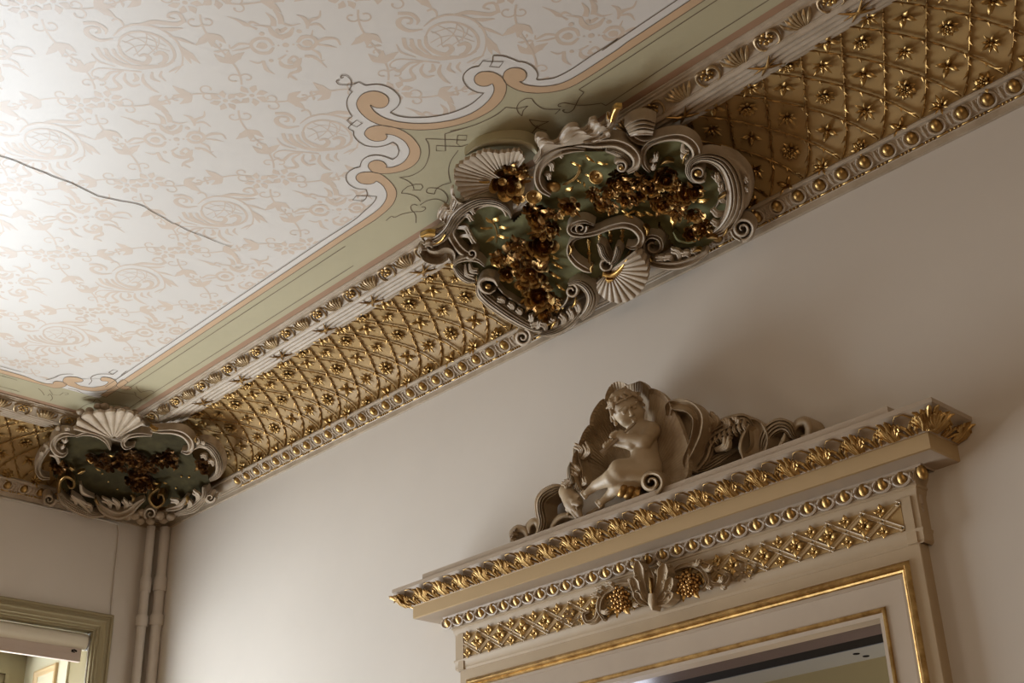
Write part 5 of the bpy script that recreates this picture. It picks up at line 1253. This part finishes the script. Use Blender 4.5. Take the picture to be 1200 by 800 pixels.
# sea creature on the left: crested head, arched body, curling tail
def f(b):
    scroll(b, W0, Q5, [(545,250),(480,265),(400,310),(350,370),(345,460),(365,560),(350,640),(310,700)], [60,110,120,110,105,110,100,40], .03, [.02,.034,.04,.04,.038,.034,.03,.016], 'reed', skirt=.05)
    scroll(b, W0, Q5, [(440,655),(470,590),(530,530),(610,510),(690,545)], [30,56,66,56,24], .03, .03, 'round', skirt=.04)
wpiece('dolphin_body', f)
def head():
    c = Clay((2.40,-.24,2.74), (2.80,-.02,2.98), .0022)
    A = lambda x, y, d: tuple(on_wall(590+x/8, 540+y/8, -d))
    c.cap(A(600,290,.10), A(660,400,.13), .026, .026, .01); c.cap(A(660,400,.13), A(700,520,.14), .024, .011, .01)
    c.cap(A(705,480,.15), A(735,545,.15), .010, .006, .006); c.cap(A(610,400,.13), A(705,545,.135), .012, .006, .006)
    c.ell(A(690,440,.158), [(.0085,0,0),(0,.010,0),(0,0,.0075)], .002, True); c.ell(A(690,440,.153), [(.0045,0,0),(0,.0055,0),(0,0,.0045)], .001); c.cap(A(650,395,.156), A(705,408,.158), .006, .005, .004)
    c.cap(A(640,470,.150), A(715,560,.153), .0030, .0025, .002, True)
    for i in range(4): c.cap(A(620+i*22,330-i*6,.132), A(668+i*14,372-i*14,.15), .0045, .003, .003)
    c.cap(A(640,360,.15), A(720,400,.15), .008, .006, .006)
    for i in range(5): c.cap(A(585+i*12,300+i*42,.118), A(560+i*12,330+i*42,.125), .009, .006, .005)
    c.cap(A(740,560,.13), A(800,500,.12), .007, .006, .006); c.cap(A(800,500,.12), A(930,420,.12), .006, .007, .006)
    return c.mesh()
sp(head(), 'dolphin_head', M_stone, angle=180)
def f(b):
    scroll(b, W0, Q5, [(640,210),(625,150),(615,80),(625,15)], [50,60,44,12], .09, .024, 'reed', skirt=.02); scroll(b, W0, Q5, [(690,210),(695,130),(700,60),(690,0)], [50,56,40,10], .07, .022, 'round', skirt=.02)
    LB(b, Q5, [((590,260),(545,200)),((620,240),(570,180)),((720,240),(760,150))], 50, .09, .105)
wpiece('dolphin_crest', f)
def f(b):
    scroll(b, W0, Q5, [(310,700),(330,620),(290,570),(240,610),(240,680)], [20,60,80,70,30], .02, .026, 'round', skirt=.04)
    scroll(b, W0, Q5, [(230,735),(200,660),(140,640),(90,680),(80,740)], [30,70,90,80,36], .02, .026, 'round', skirt=.04)
    LB(b, Q5, [((130,690),(60,710)),((120,660),(90,640)),((110,720),(80,770))], 46, .04, .05)
wpiece('curled_tail', f)
# foliage and scaly tail on the right
def f(b):
    scroll(b, W0, Q4, [(110,590),(180,560),(240,480),(270,390),(330,330),(420,280),(520,250),(575,290)], [30,110,150,150,140,130,110,50], .03, [.02,.04,.05,.052,.05,.046,.036,.02], 'reed', skirt=.06)
    for i in range(9):
        x = 270+i*32; y = 350-i*14; lobe(b, W0, Q4, (x, y-10), (x+8, y+75), 22, .066, .073, .12)
    scroll(b, W0, Q4, [(150,590),(260,560),(360,500),(470,440)], [20,70,80,24], .03, .03, 'reed', skirt=.04)
    LB(b, Q4, [((270,330),(250,210)),((300,320),(300,190)),((250,380),(240,250)),((390,300),(400,225)),((450,260),(470,220)),((330,440),(420,350))], 60, .06, .085)
wpiece('foliate_body', f)
wpiece('scaly_tail', lambda b: [scroll(b, W0, Q4, [(545,250),(600,290),(625,360),(615,430),(560,480),(510,500)], [50,110,130,120,80,30], .03, [.02,.03,.032,.03,.026,.014], 'cup', skirt=.05), scroll(b, W0, Q4, [(520,500),(500,420),(520,340),(560,270)], [16,30,30,20], .06, .016, 'round')])
def f(b):
    scroll(b, W0, Q4, [(650,470),(655,400),(690,320),(760,275),(820,290),(850,340),(880,375)], [30,80,100,100,84,60,24], .02, [.02,.034,.04,.04,.036,.03,.014], 'reed', skirt=.05)
    scroll(b, W0, Q4, [(855,320),(885,265),(935,250),(962,290),(950,345),(905,355)], [30,60,74,70,54,24], .02, [.016,.03,.034,.032,.026,.014], 'round', skirt=.05)
    scroll(b, W0, Q4, [(760,420),(790,370),(800,330)], [20,36,14], .04, .014, 'round')
wpiece('curled_tail', f)
# plinth strip below the group
b = MB(); b.box((2.02, -.168, 2.7702), (3.70, -.012, 2.789)); sp(b, 'plinth', M_trim2, angle=30)
# ---- the putto
A3 = lambda x, y, d: np.array(on_wall(640+x/4.4444, 430+y/4.4444, -d))
R3, U3, T3 = np.array(_r), np.array(_u), -np.array(_f)
hu = -.44*R3+.90*U3; hu /= np.linalg.norm(hu); hf = T3*.88+R3*.22-U3*.30; hf -= hu*(hf@hu); hf /= np.linalg.norm(hf); hx = np.cross(hu, hf)
hc = A3(424,226,.155); HH = .104
def hp(x, y, z): return hc+hx*x*HH+hu*y*HH+hf*z*HH
c = Clay((2.62,-.31,2.76), (3.06,-.04,3.18), .0019)
cap = lambda p, q, r0, r1, k=.010: c.cap(A3(*p), A3(*q), r0, r1, k)
cap((505,345,.125), (515,420,.125), .034, .036); cap((505,430,.135), (528,520,.130), .036, .041); cap((475,330,.14), (548,328,.122), .026, .024, .014)
c.ell(A3(500,470,.155), [R3*.030, U3*.034, T3*.028], .014)
cap((478,312,.135), (452,275,.145), .019, .019, .008)
cap((552,330,.128), (512,388,.168), .0215, .0185, .008); cap((512,388,.168), (405,366,.192), .0195, .0118, .006)
cap((458,338,.145), (446,402,.175), .020, .017, .008); cap((446,402,.175), (352,390,.19), .0165, .0105, .006)
cap((525,540,.135), (385,532,.195), .039, .029); cap((378,545,.195), (345,575,.197), .027, .0245, .008); cap((345,575,.197), (262,614,.186), .0235, .0145, .006); cap((258,618,.184), (212,655,.192), .0140, .0095, .006)
cap((515,570,.12), (402,596,.165), .033, .026); cap((398,602,.166), (372,622,.165), .0245, .022, .008); cap((372,622,.165), (334,664,.158), .0215, .0135, .006); cap((330,668,.157), (288,704,.168), .0130, .0090, .006)
for i in range(5):   # toes
    a = A3(212,655,.192)+(-R3*.004-U3*.002)+(T3*.5-U3*.5+R3*.4)*(.0085*(i-2))*.8; c.cap(a, a+(-R3*.007-U3*.006), .0042-.0003*i, .0034, .0025)
    a = A3(288,704,.168)+(-R3*.004-U3*.002)+(T3*.5-U3*.5+R3*.4)*(.008*(i-2))*.8; c.cap(a, a+(-R3*.006-U3*.005), .0040-.0003*i, .0032, .0025)
# hands closed on the pipe
pd = A3(290,450,.215)-A3(468,287,.178); pd /= np.linalg.norm(pd)
def hand(wrist, palm, side):
    c.cap(wrist, palm, .0105, .0105, .005); ax = palm-wrist; ax /= np.linalg.norm(ax); nrm = np.cross(pd, ax); nrm /= np.linalg.norm(nrm); nrm = nrm if nrm@T3 > 0 else -nrm
    for i, L in enumerate((.86, 1, .95, .75)):
        b0 = palm+pd*(.0072*(i-1.5))+ax*.006+nrm*.003; b1 = b0+ax*.010*L+nrm*.006; b2 = b1+ax*.007*L-nrm*.003; b3 = b2-nrm*.008*L-ax*.001
        c.cap(b0, b1, .0039, .0037, .0018); c.cap(b1, b2, .0037, .0034, .0018); c.cap(b2, b3, .0034, .0029, .0018)
    t0 = palm-pd*.010-ax*.004; t1 = t0-pd*.006+ax*.007+nrm*.004; c.cap(t0, t1, .0046, .0042, .003); c.cap(t1, t1+ax*.009-pd*.001, .0042, .0033, .002)
hand(A3(405,366,.192), A3(384,360,.197), 1); hand(A3(352,390,.19), A3(338,392,.199), -1)
# head and face
c.ell(hp(0,.10,-.06), [hx*.042, hu*.050, hf*.048], .008); c.ell(hp(0,-.16,.08), [hx*.036, hu*.034, hf*.036], .012)
for s in (-1, 1):
    c.ell(hp(s*.21,-.17,.25), [hx*.0155, hu*.0150, hf*.0135], .010)      # cheeks
    c.ell(hp(s*.155,.030,.475), [hx*.0120, hu*.0080, hf*.0095], .004, True)  # eye sockets
    c.ell(hp(s*.155,.030,.405), [hx*.0072, hu*.0050, hf*.0055], .0015)     # eyeballs
    c.cap(hp(s*.05,.125,.465), hp(s*.27,.115,.375), .0052, .0036, .004)     # brows
    c.cap(hp(s*.10,.055,.445), hp(s*.225,.045,.395), .0018, .0014, .0012)  # lids
    c.ell(hp(s*.42,.0,-.08), [hx*.004, hu*.0115, hf*.0075], .003); c.ell(hp(s*.46,.0,-.05), [hx*.0025, hu*.006, hf*.0035], .002, True)   # ears
    c.ell(hp(s*.055,-.115,.475), [hx*.0038, hu*.0032, hf*.0034], .002)     # nostrils
c.cap(hp(0,.06,.445), hp(0,-.10,.505), .0030, .0052, .005)                # nose
c.ell(hp(0,-.235,.455), [hx*.0085, hu*.0032, hf*.0042], .002); c.ell(hp(0,-.285,.445), [hx*.0072, hu*.0032, hf*.0042], .002); c.ell(hp(0,-.258,.49), [hx*.007, hu*.0011, hf*.004], .001, True)
c.ell(hp(0,-.375,.36), [hx*.0095, hu*.0075, hf*.0075], .006)               # chin
c.ell(A3(500,492,.196), [R3*.0024, U3*.0030, T3*.004], .003, True)         # navel
c.cap(A3(522,380,.162), A3(500,384,.165), .0022, .0022, .003, True)
pm = c.mesh(); po = local(pm, RCr).build('putto', M_putto, cr_t, angle=180)
# hair: thick curls under a fillet
c = Clay(hc-.085, hc+.085, .0019); hr = random.Random(5)
c.ell(hp(0,.17,-.12), [hx*.045, hu*.046, hf*.046], .008)
c.ell(hp(0,-.08,.40), [hx*.040, hu*.036, hf*.046], .006, True)
for i in range(44):
    az = hr.uniform(-PI, PI); el = hr.uniform(.05, 1.3); x, z, y = math.cos(el)*math.sin(az), math.cos(el)*math.cos(az), math.sin(el)
    if z > .55 and y < .35: continue
    p = hp(x*.42, .14+y*.42, -.10+z*.42); t = np.array((hr.uniform(-1,1), hr.uniform(-1,1), hr.uniform(-1,1))); q = p+t/np.linalg.norm(t)*.010; r_ = .0065
    c.cap(p, q, r_, .0045, .003)
for s in (-1, 1):
    for x, y, z in ((.30,.36,.26),(.14,.46,.28),(.40,.20,.10),(.43,.02,-.16),(.38,-.12,-.24)): c.cap(hp(s*x, y, z), hp(s*(x+.05), y-.10, z+.04), .0070, .0048, .003)
c.cap(hp(.0,.44,.34), hp(.05,.34,.41), .007, .004, .003)
hm = c.mesh(); ho = local(hm, RCr).build('hair', M_stone, po, angle=180)
b = MB(); pts = [hp(.47*math.sin(a), .30+.05*math.cos(a), -.08+.47*math.cos(a)) for a in [2*PI*i/28 for i in range(29)]]; b.tube([tuple(p) for p in pts], .0030, 6); sp(b, 'fillet', M_stone, po)
# pipe
b = MB(); p0 = A3(466,288,.184); p1 = A3(290,450,.216)
b.tube([tuple(p0+(p1-p0)*t) for t in (0, .5, .86, .93, 1, 1.0)], [.0036, .0044, .0054, .0078, .0105, .008], 12); sp(b, 'pipe', M_grime, po)
# ================================================================== PALMETTE AND GRAPES on the frieze
WF = WallSurface(-.043); G2 = (660,590,4)
def fp_(name, fn, m_=M_trim, parent=None, label=None, angle=50):
    b = MB(); fn(b); return dpart(b, name, m_, parent, angle=angle, label=label)
def f(b):
    for q, w, bend in (((345,268),50,-.10), ((322,345),46,-.2), ((335,415),36,-.25), ((472,280),54,.10), ((506,345),46,.2), ((510,415),38,.25)):
        h = (413,478); mx, my = (h[0]+q[0])/2-(q[1]-h[1])*bend*.6, (h[1]+q[1])/2+(q[0]-h[0])*bend*.6
        scroll(b, WF, G2, [h, (mx, my), ((mx+q[0]*2)/3, (my+q[1]*2)/3), q], [10, w*.75, w, w*.35], [.012,.026,.034,.040], [.008,.014,.016,.008], 'cup', 6, .03)
        for t in (.72, .92):
            x, y = h[0]+(q[0]-h[0])*t, h[1]+(q[1]-h[1])*t; nx, ny = -(q[1]-h[1])/210, (q[0]-h[0])/210
            for s in (-1, 1): lobe(b, WF, G2, (x+nx*14*s, y+ny*14*s), (x+nx*26*s+(q[0]-h[0])*.10, y+ny*26*s+(q[1]-h[1])*.10), 18, .028, .034, .15*s)
    scroll(b, WF, G2, [(413,440),(408,350),(400,300)], [16,46,14], .02, .016, 'cup', 6, .03)
    scroll(b, WF, G2, [(413,420),(413,465),(418,498)], [26,34,8], .036, .014, 'round', 6, .03)
fp_('palmette', f)
fp_('palmette_bud', lambda b: scroll(b, WF, G2, [(412,440),(410,390),(404,345)], [8,20,6], .034, .012, 'round', 6, .02), M_gold)
gr = random.Random(3)
for cx, cy_, rx, ry, n in ((268,450,46,62,30), (582,378,62,58,40)):
    root = None; b = MB()
    def stem(b): 
        P, N = WF.lay(px_of(G2, [(cx, cy_-ry), (cx, cy_), (cx, cy_+ry*.6)]), .008); b.tube([tuple(p) for p in P], .004, 6)
    root = fp_('grape_cluster', stem, M_bronze)
    for i in range(n):
        a = 2.39996*i; r = math.sqrt((i+.5)/n); x, y = cx+rx*r*math.cos(a), cy_+ry*r*math.sin(a)
        P, N = WF.lay(px_of(G2, [(x, y)]), .012+.022*(1-r*r)+gr.uniform(0, .006))
        b = MB(); b.ellipsoid((0,0,0), (Vector((.0066,0,0)), Vector((0,.0066,0)), Vector((0,0,.0066))), 9, 7)
        if i == 0 and cx < 300: GRAPE = b.mesh('grape', M_bronze, angle=180)
        obj('grape', GRAPE, root, M=Matrix.Translation(Vector(P[0])-RD))
    for dx, dy, a in ((-.8,.7,2.4), (.7,.75,.9), (-.2,.95,1.7)):
        leaf_at(ds, WF, G2, (cx+rx*dx, cy_+ry*dy), a, 30, .014, LEAF_G, 'gilt_leaf')
def f(b):
    scroll(b, WF, G2, [(190,545),(165,490),(185,425),(240,390),(310,378),(325,410)], [12,24,28,28,24,10], .008, .014, 'flute', 6, .02); scroll(b, WF, G2, [(165,490),(150,540),(110,555),(95,520),(120,505)], [22,22,20,18,10], .008, .013, 'flute', 6, .02)
    LB2 = [((180,440),(130,430)),((200,410),(150,395)),((240,395),(200,370)),((170,500),(215,500)),((330,460),(350,480))]
    for p, q in LB2: lobe(b, WF, G2, p, q, 24, .012, .024, .2)
fp_('scrolled_foliage', f)
def f(b):
    scroll(b, WF, G2, [(500,330),(545,295),(605,285),(655,315),(675,370),(645,405)], [10,26,28,28,24,10], .008, .014, 'flute', 6, .02); scroll(b, WF, G2, [(665,340),(700,375),(750,378),(775,340),(755,325)], [18,24,22,18,10], .008, .013, 'flute', 6, .02)
    for p, q in (((600,290),(640,262)),((650,310),(700,290)),((680,370),(690,400)),((740,380),(760,395)),((720,370),(745,340))): lobe(b, WF, G2, p, q, 24, .012, .024, .2)
fp_('scrolled_foliage', f)
ROSEC = ROSES[2].copy(); ROSEC.materials.clear(); ROSEC.materials.append(M_trim); ROSEC.materials.append(M_trim)
for x, y, r in ((842,322,34),(812,345,18),(880,330,18),(898,300,16)): bloom(ds, WF, G2, (x, y), r*1.2, .004, ROSEC, 'carved_rose', tilt=.1)
for x, y, r in ((40,520,30),(70,548,18),(10,545,18)): bloom(ds, WF, G2, (x, y), r*1.2, .004, ROSEC, 'carved_rose', tilt=.1)
